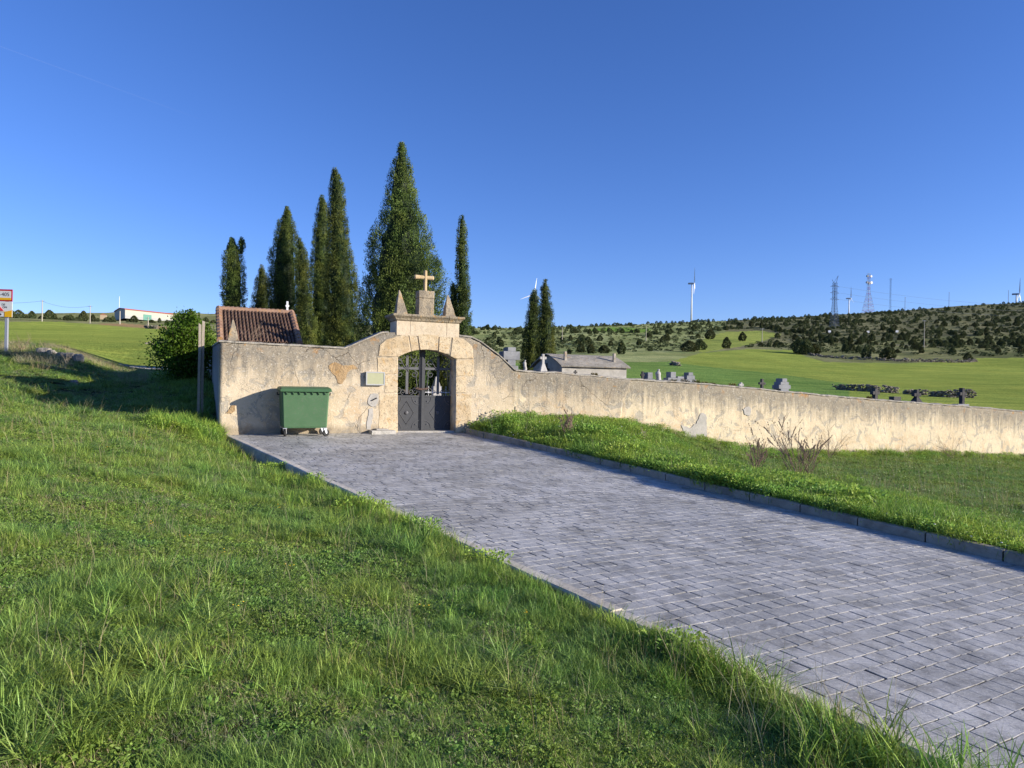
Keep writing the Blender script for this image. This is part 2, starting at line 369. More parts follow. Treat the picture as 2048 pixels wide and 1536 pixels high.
def tile_mat():
    m = NT('clay_roof_tile', .85, .2); co = m.co(); r = m.attr('rnd')
    c = m.mix(r, (.085, .052, .038), (.165, .10, .072)); c = m.mix(m.math('MULTIPLY', m.ramp(m.noise(co, 6, 5), (.5, 0), (.65, 1)), .5), c, (.16, .12, .09))
    m.col(c); m.bump(m.noise(co, 30, 4), .4, .01); return m.m
M['tile'] = tile_mat()
M['ridge'] = stone_mat('ridge_tile', (.26, .155, .11), (.38, .24, .16), .2, .5, .2, .01)
M['brick'] = simple('brown_brick', (.24, .13, .08), .9, .3, 18, .1, 0, .3)
def paver_mat():
    m = NT('stamped_paving', .6, .45); co = m.co(); r = m.attr('rnd')
    a = m.noise(co, 1.1, 6, .6, .6); b = m.noise(m.co('Object', (1, 5, 1), (0, 0, .3)), 14, 6, .75); d = m.noise(co, 48, 4, .75)
    c = m.mix(r, (.25, .248, .255), (.36, .355, .365))
    c = m.mix(m.ramp(a, (.40, 0), (.62, .7)), c, (.43, .43, .45))
    c = m.mix(m.math('MULTIPLY', m.ramp(b, (.45, 0), (.60, 1)), .6), c, (.50, .495, .50))
    c = m.mix(m.math('MULTIPLY', m.ramp(m.noise(co, 3.3, 5, .6), (.50, 0), (.62, 1)), .6), c, (.17, .165, .16))
    c = m.mix(m.math('MULTIPLY', m.ramp(d, (.56, 0), (.64, 1)), .6), c, (.13, .125, .12))
    c = m.mix(m.math('MULTIPLY', m.ramp(m.noise(co, .55, 4, .6), (.55, 0), (.68, 1)), .25), c, (.26, .235, .19))
    c = m.mix(m.ramp(m.attr('gr'), (.5, 0), (1, .8)), c, (.06, .058, .055))
    c = m.mix(m.math('MULTIPLY', m.ramp(m.noise(co, 30, 3, .8), (.58, 0), (.64, 1)), .55), c, (.60, .59, .57))
    c = m.mix(m.ramp(m.noise(co, .8, 6, .65, .5), (.42, 0), (.60, 1)), m.mix(1, c, (.80, .80, .80), 'MULTIPLY'), m.mix(1, c, (1.08, 1.08, 1.1), 'MULTIPLY'))
    c = m.mix(m.math('MULTIPLY', m.ramp(m.noise(co, 2.6, 7, .75, 1.0), (.55, 0), (.63, 1)), .5), c, (.50, .50, .52))
    c = m.mix(1, c, (1.12, 1.09, .97), 'MULTIPLY')
    m.col(c); m.bump(m.math('ADD', m.math('MULTIPLY', b, 1.0), m.math('MULTIPLY', d, .5)), .8, .010); return m.m
M['paver'] = paver_mat()
M['grassA'] = foliage('meadow_grass', (.07, .135, .022), (.44, .58, .135), .28, .42, (.52, .45, .26))
M['grassB'] = foliage('lush_verge_grass', (.07, .16, .018), (.48, .62, .115), .32, .5, (.33, .33, .12))
M['leafy'] = foliage('broad_weed_leaves', (.07, .15, .022), (.34, .44, .10), .30, .45)
M['cypress'] = foliage('cypress_foliage', (.012, .028, .007), (.21, .25, .055), .14, .6)
M['shrub'] = foliage('shrub_leaves', (.05, .12, .012), (.15, .28, .035), .42, .4)
M['juniper'] = foliage('juniper_foliage', (.040, .056, .022), (.145, .155, .062), .18, .7)
M['flower'] = simple('yellow_petal', (.75, .50, .02), .6, .1)
M['flowerw'] = simple('white_petal', (.75, .74, .68), .6, .1)
# ------------------------------------------------------------------ terrain
def inpoly(x, y, poly):
    c = np.zeros(x.shape, bool); n = len(poly)
    for i in range(n):
        x1, y1 = poly[i]; x2, y2 = poly[(i + 1) % n]
        if y1 == y2: continue
        k = ((y1 > y) != (y2 > y)) & (x < (x2 - x1) * (y - y1) / (y2 - y1) + x1); c ^= k
    return c
def terrain():
    fine = np.linspace(-46, 46, 620); out = np.concatenate([np.linspace(-180, -46, 40)[:-1], fine, np.linspace(46, 180, 40)[1:-1]])
    ang = np.radians(out); rad = np.concatenate([np.geomspace(.6, 40, 230)[:-1], np.geomspace(40, 900, 210)[:-1], np.geomspace(900, 9000, 14)])
    na, nr = len(ang), len(rad); A, Rr = np.meshgrid(ang, rad); X = (Rr * np.sin(A)).ravel(); Y = (Rr * np.cos(A)).ravel()
    Z = height(X, Y)
    front = (Y > 3) & (np.abs(A.ravel()) < R(50))
    px = np.full(len(X), -9e3); py = px.copy(); px[front], py[front] = pix(X[front], Y[front], Z[front])
    C = np.tile(np.array([.045, .050, .022]), (len(X), 1)); rr = Rr.ravel()
    wob = (fbm(X / 6, Y / 6, 5) - .5) * 5
    scrub = (rr > 60)
    C[scrub] = (.155, .165, .085)
    C[scrub & (px < 1450) & (px > 900)] = (.22, .25, .115)
    nz = fbm(X / 14, Y / 22, 21)[:, None]; C = np.where(scrub[:, None], C * (.6 + .8 * nz) + np.array([.04, .03, .025]) * (nz > .55), C)
    up = scrub & (py < 690 - (px - 1500) * .04) & (px > 1450); C[up] = C[up] * .5 + np.array([.135, .125, .09]) * .5
    bright = [(1340, 724), (1400, 706), (1500, 698), (1585, 700), (1612, 713), (1650, 724), (1800, 727), (1950, 722), (1955, 716), (2400, 716), (2400, 900), (1690, 900), (1700, 768), (1560, 748), (1450, 737)]
    dark = [(700, 728), (1340, 724), (1450, 737), (1560, 748), (1700, 768), (1690, 900), (700, 900)]
    tongue = [(1398, 693), (1410, 676), (1445, 665), (1520, 661), (1565, 669), (1500, 690), (1400, 706)]
    strip = [(1168, 660), (1225, 655), (1300, 657), (1302, 664), (1200, 664)]
    left = [(-900, 641), (100, 643), (200, 649), (300, 657), (470, 668), (470, 728), (260, 738), (170, 712), (70, 697), (-20, 688), (-900, 660)]
    brown = [(195, 648), (240, 646), (300, 651), (345, 655), (345, 658), (300, 657), (200, 650)]
    mk = (rr > 40) & front; xx = px + wob; yy = py + wob * .35
    for poly, c in ((bright, (.25, .30, .075)), (dark, (.15, .235, .07)), (tongue, (.24, .28, .08)), (strip, (.16, .26, .06)), (left, (.24, .29, .07)), (brown, (.30, .21, .12))):
        k = mk & inpoly(xx, yy, poly); C[k] = np.array(c) * (.86 + .28 * fbm(X[k] / 9, Y[k] / 30, 31)[:, None])
    mk2 = front & (Y > 44.2) & (Y < 48.6) & (px > 238) & (px < 470); C[mk2] = (.42, .40, .38)
    k = front & (rr > 26) & (rr < 41) & (px < 330); C[k] = C[k] * .6 + np.array([.17, .13, .08]) * .4 * (fbm(X[k] / 1.2, Y[k] / 1.2, 8)[:, None] > .5)
    tr = front & (rr > 200) & (np.abs(yy - np.interp(xx, [1440, 1560, 1600, 1700, 1900], [700, 684, 676, 686, 694])) < 1.6) & (xx > 1440) & (xx < 1900); C[tr] = (.20, .19, .12)
    i = np.arange(nr - 1)[:, None] * na; j = np.arange(na)[None]
    F = np.stack([i + j, i + (j + 1) % na, i + na + (j + 1) % na, i + na + j], -1).reshape(-1, 4)
    V = np.c_[X, Y, Z]; V = np.r_[V, [[0, 0, gz(.1, .1)]]]; C = np.r_[C, [[.075, .085, .032]]]
    m = NT('ground_cover', 1.0, .0); co = m.co(); cv = m.attr('alb', True)
    dist = m.n('ShaderNodeVectorMath', {0: co}, operation='LENGTH').outputs['Value']
    n1 = m.noise(co, 5, 6, .7); n2 = m.noise(m.co('Object', (1, 1, 1)), .35, 6, .75); n3 = m.noise(m.co('Object', (.35, 1, 1), (0, 0, .25)), .12, 7, .8)
    c = m.mix(m.ramp(n1, (.35, 0), (.65, 1)), m.mix(1, cv, (.55, .55, .55), 'MULTIPLY'), m.mix(1, cv, (1.3, 1.25, 1.1), 'MULTIPLY'))
    c = m.mix(m.ramp(n2, (.42, 0), (.60, 1)), c, m.mix(1, c, (1.22, 1.12, 1.05), 'MULTIPLY'))
    c = m.mix(m.ramp(n3, (.40, 0), (.60, 1)), c, m.mix(1, c, (.66, .76, .75), 'MULTIPLY'))
    n4 = m.noise(m.co('Object', (.06, 1, 1), (0, 0, .12)), .8, 4, .6); c = m.mix(m.ramp(n4, (.52, 0), (.60, 1)), c, m.mix(1, c, (.78, .82, .8), 'MULTIPLY'))
    wv = m.n('ShaderNodeTexWave', {'Vector': m.co('Object', None, (0, 0, 1.25)), 'Scale': .16, 'Distortion': 6.0, 'Detail': 4, 'Detail Scale': .35}).outputs['Fac']
    c = m.mix(m.math('MULTIPLY', m.ramp(wv, (.62, 0), (.80, 1)), m.ramp(m.noise(co, .02, 3), (.40, .2), (.60, 1))), c, m.mix(1, c, (.80, .84, .80), 'MULTIPLY'))
    m.col(c); m.b.inputs['Sheen Weight'].default_value = .6; m.b.inputs['Sheen Roughness'].default_value = .6; m.set(m.b.inputs['Sheen Tint'], c); m.bump(m.math('ADD', n1, m.math('MULTIPLY', n2, 4)), .7, .15)
    o = quads('ground', V, F, m.m, {'alb': C}, smooth=True); tag(o, kind='structure'); return o
terrain()
# ------------------------------------------------------------------ paved ramp
def paved_path():
    rw, bw = .168, .178; V = []; Fq = []; rn = []; gr = []
    s = -1.2; row = 0
    while s < 24:
        off = (row % 2) * .5 * bw + random.uniform(-.04, .04); c = -off
        jog = math.sin(row * .37) * .004
        while c < PWID:
            c0, c1 = max(c, 0), min(c + bw, PWID)
            if c1 - c0 > .03:
                t = (c0 + c1) / 2; S = s + .018 * t
                p = path_w(t, S); so = wall_so(p[0], p[1])
                if so[1] < .55:
                    g = .0037; r_ = random.random(); dz = random.uniform(-.0009, .0009); tx = random.uniform(-.0010, .0010)
                    pts = []
                    for cc, ss in ((c0 + g, S + g), (c1 - g, S + g), (c1 - g, S + rw - g), (c0 + g, S + rw - g)):
                        pts.append((cc + random.uniform(-.006, .006), ss + random.uniform(-.005, .005) + jog))
                    cm = ((c0 + c1) / 2, S + rw / 2); b = len(V)
                    for k, ring in enumerate((( .0, -.012), (.0, -.0017), (.03, .0))):
                        for cc, ss in pts:
                            q = (cc + (cm[0] - cc) * ring[0], ss + (cm[1] - ss) * ring[0]); w = path_w(q[0], q[1])
                            z = float(path_z(q[0], q[1])) + ring[1] + dz + (tx if ss > cm[1] else -tx) + .012 * math.sin(q[1] * .9 + q[0] * .4) + .008 * math.sin(q[0] * 1.9 - q[1] * .55)
                            V.append((w[0], w[1], z)); rn.append(r_); gr.append(1 - k * .5)
                    for k in range(2):
                        for e in range(4): Fq.append((b + k * 4 + e, b + k * 4 + (e + 1) % 4, b + (k + 1) * 4 + (e + 1) % 4, b + (k + 1) * 4 + e))
                    Fq.append((b + 8, b + 9, b + 10, b + 11))
            c += bw * random.uniform(.93, 1.07)
        s += rw; row += 1
    F = np.array(Fq)[:, ::-1]
    # bedding sheet under the joints
    b = len(V); ss = np.arange(-1.4, 24.4, .5); cs_ = np.linspace(0, PWID, 14)
    for s_ in ss:
        for c_ in cs_:
            w = path_w(c_, s_); V.append((w[0], w[1], float(path_z(c_, s_)) - .014 + .012 * math.sin(s_ * .9 + c_ * .4) + .008 * math.sin(c_ * 1.9 - s_ * .55))); rn.append(.5); gr.append(1.0)
    nc = len(cs_); G = [(b + i * nc + j, b + (i + 1) * nc + j, b + (i + 1) * nc + j + 1, b + i * nc + j + 1) for i in range(len(ss) - 1) for j in range(nc - 1)]
    F = np.r_[F, np.array(G)]
    tag(quads('paved_path', np.array(V), F, M['paver'], {'rnd': rn, 'gr': gr}), kind='structure')
paved_path()
def curb(name, c0, c1, dz_top, dz_bot, s0, s1, label, group):
    # curbstones laid end to end, one thing per kerb line, each stone a part
    root = empty(name, (0, 0, 0), 0, label, 'kerb'); s = s0; first = True
    while s < s1:
        L = random.uniform(.96, 1.02); g = .006 if c0 < 1 else .011; mb = MB(); rr_ = []
        jz = random.uniform(-.006, .006); jc = random.uniform(-.006, .006)
        for k in range(5):
            t = s + g + (L - 2 * g) * k / 4; ring = []
            zt = float(path_z((c0 + c1) / 2, t)) + .012 * math.sin(t * .9) * 0
            for cc, zz in ((c0, dz_bot), (c0, dz_top - .015), (c0 + .02, dz_top), (c1 - .015, dz_top), (c1, dz_top - .015), (c1, dz_bot)):
                w = path_w(cc + jc + random.uniform(-.002, .002), t); ring.append((w[0], w[1], zt + zz + jz + random.uniform(-.0025, .0025)))
            rr_.append(ring)
        mb.rings(rr_); fixn(mb.build('kerbstone', M['kerbpale' if c0 < 1 else 'kerbdark'], root)); s += L
    return root
curb('kerb', -.15, .0, .024, -.35, -.0, 23.5, 'narrow pale concrete kerb flush along the left edge of the paved ramp', None)
curb('kerb', PWID, PWID + .15, .135, -.2, 1.25, 23.5, 'raised grey concrete kerb along the right edge of the paved ramp', None)
# ------------------------------------------------------------------ gateway wall
def prof(pts):
    q = [fs(x, y) for x, y in pts]; return np.array([a for a, b in q]), np.array([b for a, b in q])
TOPS, TOPZ = prof([(440, 683), (470, 685), (560, 690), (640, 694), (690, 697), (725, 682), (762, 666), (793, 664), (918, 672), (944, 675), (962, 684), (1000, 712), (1030, 741)])
LTOPS, LTOPZ = prof([(1028, 741), (1037, 741), (1100, 746), (1123, 747), (1250, 758), (1331, 763), (1420, 769), (1500, 777), (1640, 790), (1780, 802), (1920, 812), (2048, 823), (2300, 845), (2600, 868)])
SPRL = fs(796, 714); SPRR = fs(911, 718.5); CRN = fs(857, 699)
GS0, GS1 = SPRL[0], SPRR[0]
def arch_z(s):
    m = (GS0 + GS1) / 2; hw = (GS1 - GS0) / 2; rise = CRN[1] - (SPRL[1] + SPRR[1]) / 2
    Rr = (hw * hw + rise * rise) / (2 * rise); zc = CRN[1] - Rr
    return zc + np.sqrt(np.maximum(Rr * Rr - (s - m) ** 2, 0))
def strip_wall(name, S, top, bot, thick, mat, parent, loc, rz, ground=None, amp=.012, opening=None, seed=0, rows=22, caps=(True, True)):
    V = []; F = []; ta = []; ba = []; n = len(S)
    gnd = ground if ground is not None else bot
    for side in (0, 1):
        for i in range(n):
            for k in range(rows + 1):
                z = bot[i] + (top[i] - bot[i]) * k / rows
                d = (fbm(np.array([S[i] * .8 + seed]), np.array([z * .8]), seed)[0] - .5) * amp * 3 + (fbm(np.array([S[i] * 4 + seed]), np.array([z * 4]), seed + 5)[0] - .5) * amp
                V.append((S[i], d if side == 0 else thick, z)); ta.append(top[i] - z); ba.append(z - gnd[i])
    m = rows + 1; off = n * m
    for i in range(n - 1):
        for k in range(rows):
            a = i * m + k; F.append((a, a + m, a + m + 1, a + 1)); a += off; F.append((a, a + 1, a + m + 1, a + m))
        F.append((i * m + rows, (i + 1) * m + rows, off + (i + 1) * m + rows, off + i * m + rows))
        F.append((i * m, off + i * m, off + (i + 1) * m, (i + 1) * m))
    for e, fl in ((0, 1), (n - 1, 0)):
        if not caps[fl ^ 1]: continue
        for k in range(rows):
            q = (e * m + k, e * m + k + 1, off + e * m + k + 1, off + e * m + k); F.append(q if fl else q[::-1])
    return quads(name, np.array(V), np.array(F), mat, {'top': ta, 'base': ba}, parent=parent, loc=loc, rz=rz, smooth=True)
FX = (float(F0[0]), float(F0[1]), 0)
def facade():
    root = empty('gateway_wall', FX, TH, 'weathered cream plaster gateway wall with a stone arch, cornice, two pyramid finials and a cross above the iron gate', 'wall')
    # wall body, three strips joined in one mesh: left of opening, over it, right of it
    parts = []
    def seg(s0, s1, botf):
        S = np.linspace(s0, s1, max(3, int((s1 - s0) / .09))); T = np.interp(S, TOPS, TOPZ) + (fbm(S * 3, S * 0, 4) - .5) * .03
        return S, T, botf(S)
    zf = lambda S: np.full_like(S, -.35)
    objs = []
    for s0, s1, bf, rows in ((TOPS[0], GS0, zf, 26), (GS0, GS1, arch_z, 8), (GS1, TOPS[-1], zf, 26)):
        S, T, B = seg(s0, s1, bf)
        if bf is arch_z: T = np.full_like(S, fs(793, 664)[1] - .02) ; T = np.interp(S, TOPS, TOPZ)
        G = np.full_like(S, .0)
        objs.append(strip_wall('wall_body', S, T, B, .50, M['plaster'], None, None, None, G, .010, rows=rows, seed=2, caps=(s0 == TOPS[0] or s0 == GS1, s0 == TOPS[0])))
    base = objs[0]
    import bmesh
    bm = bmesh.new()
    for o in objs: bm.from_mesh(o.data)
    bmesh.ops.remove_doubles(bm, verts=bm.verts, dist=.0005)
    bm.to_mesh(base.data); bm.free()
    for o in objs[1:]: bpy.data.objects.remove(o)
    base.parent = root
    # coping
    def coping(name, pts, w0, w1, h, par):
        mb = MB(); rg = []
        for s, z in pts:
            j = random.uniform(-.012, .012)
            rg.append([(s, w0 + j, z - .01), (s, w0 + j, z + h * .55), (s, w0 + .08, z + h + j * .6), (s, w1 - .08, z + h), (s, w1, z + h * .4), (s, w1, z - .01)])
        mb.rings(rg); return fixn(mb.build(name, M['coping'], par, smooth=False))
    for a, b in ((TOPS[0] - .03, fs(777, 665)[0]), (fs(918, 672)[0] + .002, TOPS[-1] + .02)):
        S = np.arange(a, b, .1); S = np.append(S, b)
        coping('coping', [(s, float(np.interp(s, TOPS, TOPZ))) for s in S], -.035, .54, .045, root)
    # arch stones and quoins
    def stone(poly_px, proud=.014, mat='gold'):
        poly = [fs(x, y) for x, y in poly_px]; cxm = sum(p[0] for p in poly) / len(poly); czm = sum(p[1] for p in poly) / len(poly)
        out = []
        for i in range(len(poly)):
            a = poly[i]; b = poly[(i + 1) % len(poly)]; L = math.hypot(b[0] - a[0], b[1] - a[1]); k = max(1, int(L / .12))
            for t in range(k):
                f = t / k; j = .006 if 0 < t else .0
                out.append((a[0] + (b[0] - a[0]) * f + random.uniform(-j, j), a[1] + (b[1] - a[1]) * f + random.uniform(-j, j)))
        sh = .006; out = [(x + (cxm - x) / max(.1, abs(cxm - x) + abs(czm - z)) * sh, z + (czm - z) / max(.1, abs(cxm - x) + abs(czm - z)) * sh) for x, z in out]
        mb = MB(); n = len(out); p2 = [(x + (cxm - x) * .03, z + (czm - z) * .03) for x, z in out]
        v = [(x, .04, z) for x, z in out] + [(x, -proud * .55, z) for x, z in out] + [(x, -proud - random.uniform(0, .003), z) for x, z in p2]
        f = [(i, (i + 1) % n, n + (i + 1) % n, n + i) for i in range(n)] + [(n + i, n + (i + 1) % n, 2 * n + (i + 1) % n, 2 * n + i) for i in range(n)] + [tuple(range(2 * n, 3 * n))]
        mb.add(v, f); return fixn(mb.build('arch_stone', M[mat], root))
    def ap(x, dy=0):                                        # arch curve pixel at x
        t = (x - 796) / 115.0; y0 = 714 + 4.5 * t; k = 1 - (2 * t - 1) ** 2
        return (x, y0 - 16.8 * k + dy)
    stone([(756, 712), (759, 690), (772, 679), (800, 671), (816, 668), (822, 703)] + [ap(x) for x in (818, 808, 796)] + [(796, 713)], .016)
    stone([(818, 668), (833, 667), (838, 700)] + [ap(x) for x in (830, 823)], .012)
    stone([(835, 667), (856, 668), (877, 671), (875, 701)] + [ap(x) for x in (865, 857, 849, 840)], .020)
    stone([(879, 671), (903, 673), (897, 708)] + [ap(x) for x in (890, 884, 877)], .014)
    stone([(905, 674), (926, 677), (944, 692), (947, 717), (913, 717.5), ap(909), ap(905), ap(900)], .018)
    stone([(754, 715), (795.5, 715), (795.5, 748), (755, 748)], .012)
    stone([(770, 750), (795.5, 750), (795.5, 785), (769, 785)], .015)
    stone([(758, 787), (795.5, 787), (795.5, 866), (757, 866)], .010)
    stone([(911.5, 719), (948, 719), (947, 752), (911.5, 752)], .013)
    stone([(911.5, 754), (931, 754), (931, 785), (911.5, 785)], .018)
    stone([(911.5, 787), (943, 787), (941, 815), (944, 866), (911, 866)], .012)
    # attic and cornice
    a0, a1 = fs(793, 650)[0], fs(918, 655)[0]; zb = fs(855, 669)[1]; zt = fs(855, 644.5)[1]
    mb = MB()
    for x0, x1 in ((a0, fs(820, 650)[0] - .003), (fs(820, 650)[0] + .003, fs(893, 650)[0] - .003), (fs(893, 650)[0] + .003, a1)):
        mb.box(x0, x1, -.02, .72, zb - .06, zt)
    mb.build('attic', M['ashlar'], root, bevel=.008)
    zc = zt; ch = fs(855, 631)[1] - zc
    cuts = [a0 - .13, fs(821, 640)[0], fs(896, 640)[0], a1 + .13]
    for i in range(3):
        x0 = cuts[i] + (.004 if i else 0); x1 = cuts[i + 1] - (.004 if i < 2 else 0); mb = MB(); rg = []
        for f_, o_ in ((0, 0.0), (.12, .03), (.35, .05), (.6, .10), (.68, .13), (1.0, .135)):
            xa = x0 + (.13 - o_ if i == 0 else 0); xb = x1 - (.13 - o_ if i == 2 else 0)
            rg.append(mb.rect(xa, xb, -.02 - o_, .72 + o_, zc + .002 + ch * f_ + random.uniform(-.003, .003)))
        mb.rings(rg); mb.build('cornice_block', M['lich'], root, bevel=.01)
    ct = zc + ch + .002
    def pyramid(px0, px1, tipx, tipy, z0, dep, offc, blunt=.05):
        x0, x1 = fs(px0, 700)[0], fs(px1, 700)[0]; xt, zt_ = fs(tipx, tipy); mb = MB(); rg = []
        for k in range(7):
            f = k / 6; w = 1 - f * (1 - blunt) ; w = w ** .82
            cx_ = (x0 + x1) / 2 * (1 - f) + xt * f; hx = (x1 - x0) / 2 * w; hy = dep / 2 * w; z = z0 + (zt_ - z0) * f
            j = lambda: random.uniform(-.008, .008)
            rg.append([(cx_ - hx + j(), offc - hy + j(), z), (cx_ + hx + j(), offc - hy + j(), z), (cx_ + hx + j(), offc + hy + j(), z), (cx_ - hx + j(), offc + hy + j(), z)])
        mb.rings(rg); return fixn(mb.build('pyramid_finial', M['lich'], root, bevel=.012))
    pyramid(793.5, 816, 803.5, 578, ct, .34, .26)
    pyramid(891, 913, 901.5, 588, ct, .34, .26)
    pyramid(455, 478, 467, 638, float(np.interp(fs(466, 690)[0], TOPS, TOPZ)) + .045, .30, .22)
    p0, p1 = fs(839, 600)[0], fs(869.5, 600)[0]; z1 = fs(855, 596)[1]; z2 = fs(855, 581)[1]
    mb = MB(); mb.box(p0, p1, .05, .40, ct, z1 - .004); mb.box(p0 - .004, p1 + .004, .045, .405, z1 + .002, z2); mb.build('pedestal', M['lich'], root, bevel=.012)
    c0, c1 = fs(852, 560)[0], fs(858, 560)[0]; cxm = (c0 + c1) / 2; zt2 = fs(855, 539)[1]; za, zb2 = fs(855, 557.5)[1], fs(855, 549)[1]; zm = (za + zb2) / 2; hh = (zb2 - za) / 2
    mb = MB(); hw = .048
    oct_ = lambda z, w: [(cxm + w * a, .22 + w * b * 1.15, z) for a, b in ((-.5, -1), (.5, -1), (1, -.5), (1, .5), (.5, 1), (-.5, 1), (-1, .5), (-1, -.5))]
    mb.rings([oct_(z2 - .01, hw * 1.15), oct_(z2 + .05, hw), oct_(zt2 - .02, hw), oct_(zt2, hw * .75)])
    def octx(x, w): return [(x, .22 + w * a * 1.0, zm + w * b) for a, b in ((-.5, -1), (.5, -1), (1, -.5), (1, .5), (.5, 1), (-.5, 1), (-1, .5), (-1, -.5))]
    xl, xr = fs(833, 553)[0], fs(872, 553)[0]
    mb.rings([octx(xl, hh * .75), octx(xl + .03, hh), octx(cxm - hw * .8, hh * .8), octx(cxm + hw * .8, hh * .8), octx(xr - .03, hh), octx(xr, hh * .75)])
    M['crossst'] = stone_mat('orange_lichened_cross', (.46, .33, .16), (.58, .44, .26), .2, .8, .2, .01)
    fixn(mb.build('stone_cross', M['crossst'], root, bevel=.004))
    # threshold
    mb = MB(); mb.box(GS0 - .02, GS1 + .02, .0, .48, -.3, .02); mb.build('threshold', M['concrete'], root, bevel=.01)
    # spalls and cement patch (own parts, ragged edge)
    def patch(pts, mat, name, proud=.006, rag=.012, thick=.03):
        q = [fs(x, y) for x, y in pts]; out = []
        for i in range(len(q)):
            a, b = q[i], q[(i + 1) % len(q)]; L = math.hypot(b[0] - a[0], b[1] - a[1]); k = max(1, int(L / .04))
            for t in range(k): f = t / k; out.append((a[0] + (b[0] - a[0]) * f + random.uniform(-rag, rag), a[1] + (b[1] - a[1]) * f + random.uniform(-rag, rag)))
        s_ = sum(p[0] for p in out) / len(out); 
        y0 = -proud - .012
        mb = MB(); mb.prism(out, y0, thick); return fixn(mb.build(name, M[mat], root))
    patch([(656, 733), (662, 726), (672, 724), (682, 730), (694, 731), (708, 730), (716, 738), (704, 739), (695, 744), (692, 756), (683, 768), (675, 766), (672, 752), (662, 744)], 'exposed', 'spalled_patch', .004)
    patch([(450, 826), (460, 818), (462, 811), (471, 812), (470, 822), (464, 827)], 'exposed', 'spalled_patch', .003)
    patch([(736, 795), (742, 788), (750, 786), (757, 790), (757, 800), (752, 812), (746, 814), (736, 808)], 'cement', 'cement_patch', .008)
    patch([(737, 818), (745, 816), (747, 830), (744, 845), (741, 858), (733, 859), (734, 842), (737, 830)], 'cement', 'cement_patch', .002)
    mb = MB(); a = fs(743, 801); b = fs(753, 796); mb.tube([(a[0], -.035, a[1]), (b[0], -.035, b[1])], .018, 6); mb.build('mail_slot', M['ink'], root)
    return root
facade()
def longwall():
    s0 = TOPS[-1] + .003
    S = np.arange(s0, 41, .14); T = np.interp(S, LTOPS, LTOPZ) + (fbm(S * 2.2, S * 0, 14) - .5) * .05
    W = [fw(s) for s in S]; G = height(np.array([w.x for w in W]) + .1, np.array([w.y for w in W]) - .25)
    root = empty('boundary_wall', FX, TH, 'long low cream plaster cemetery wall running right above the grass verge', 'wall')
    strip_wall('wall_body', S, T, G - .5, .45, M['plaster_long'], root, None, None, G, .010, seed=2, rows=20, caps=(False, True))
    mb = MB(); rg = []
    for s, z in zip(S, T):
        j = random.uniform(-.018, .018); rg.append([(s, -.035 + j, z - .012), (s, -.03 + j, z + .02), (s, .10, z + .045 + j * .5), (s, .36, z + .045 + j * .5), (s, .49, z + .01), (s, .49, z - .012)])
    mb.rings(rg); fixn(mb.build('coping', M['coping'], root))
    # older rough plaster on the first stretch: separate skin 8 mm proud with a ragged end
    e0 = fs(1268, 800)[0]; S2 = np.arange(s0, e0, .07); T2 = np.interp(S2, S, T) - .02
    V = []; F = []; ta = []; ba = []; rows = 26
    zz = np.linspace(0, 1, rows + 1)
    for i, s in enumerate(S2):
        for k in range(rows + 1):
            g = np.interp(s, S, G) - .2; z = g + (T2[i] - g) * zz[k]
            f = i / (len(S2) - 1); endx = e0 - (1 - k / rows) * .55 - (fbm(np.array([z * 2.5]), np.array([1.0]), 77)[0]) * .35 if f > 0 else s
            ss = s0 + (endx - s0) * f
            d = .012 - .046 * min(1, (ss - s0) / 1.6) + (fbm(np.array([ss * 3.]), np.array([z * 3.]), 5)[0] - .5) * .02
            V.append((ss, d, z)); ta.append(T2[i] - z + 0.0); ba.append(z - g - .2)
    mm = rows + 1
    for i in range(len(S2) - 1):
        for k in range(rows): a = i * mm + k; F.append((a, a + mm, a + mm + 1, a + 1))
    o = quads('old_render', np.array(V), np.array(F), M['plaster'], {'top': ta, 'base': ba}, parent=root, smooth=True)
    so = o.modifiers.new('s', 'SOLIDIFY'); so.thickness = .05; so.offset = -1
    def patch(pts, mat, name, proud):
        q = [fs(x, y) for x, y in pts]; out = []
        for i in range(len(q)):
            a, b = q[i], q[(i + 1) % len(q)]; L = math.hypot(b[0] - a[0], b[1] - a[1]); k = max(1, int(L / .05))
            for t in range(k): f = t / k; out.append((a[0] + (b[0] - a[0]) * f + random.uniform(-.02, .02), a[1] + (b[1] - a[1]) * f + random.uniform(-.02, .02)))
        mb = MB(); mb.prism(out, -proud, .03); return fixn(mb.build(name, M[mat], root))
    patch([(1402, 826), (1412, 828), (1413, 850), (1413, 882), (1396, 884), (1370, 872), (1362, 850), (1380, 856), (1392, 846)], 'cement', 'bare_cement_patch', .024)
    patch([(1218, 768), (1232, 769), (1246, 772), (1250, 776), (1238, 775), (1222, 773)], 'exposed', 'spalled_patch', .03)
    patch([(1486, 818), (1496, 812), (1502, 818), (1499, 832), (1490, 830)], 'cement', 'bare_cement_patch', .022)
    pass
longwall()
def sidewall():
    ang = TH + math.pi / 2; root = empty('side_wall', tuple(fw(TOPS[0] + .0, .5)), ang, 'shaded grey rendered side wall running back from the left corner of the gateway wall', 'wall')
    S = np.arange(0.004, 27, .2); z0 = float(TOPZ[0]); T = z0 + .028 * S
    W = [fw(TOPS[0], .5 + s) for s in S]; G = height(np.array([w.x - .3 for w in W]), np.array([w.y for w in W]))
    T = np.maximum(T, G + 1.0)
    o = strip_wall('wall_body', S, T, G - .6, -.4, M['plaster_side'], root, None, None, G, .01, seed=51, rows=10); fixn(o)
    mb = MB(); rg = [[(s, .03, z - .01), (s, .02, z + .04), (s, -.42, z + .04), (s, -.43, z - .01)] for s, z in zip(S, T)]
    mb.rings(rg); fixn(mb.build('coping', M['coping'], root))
sidewall()
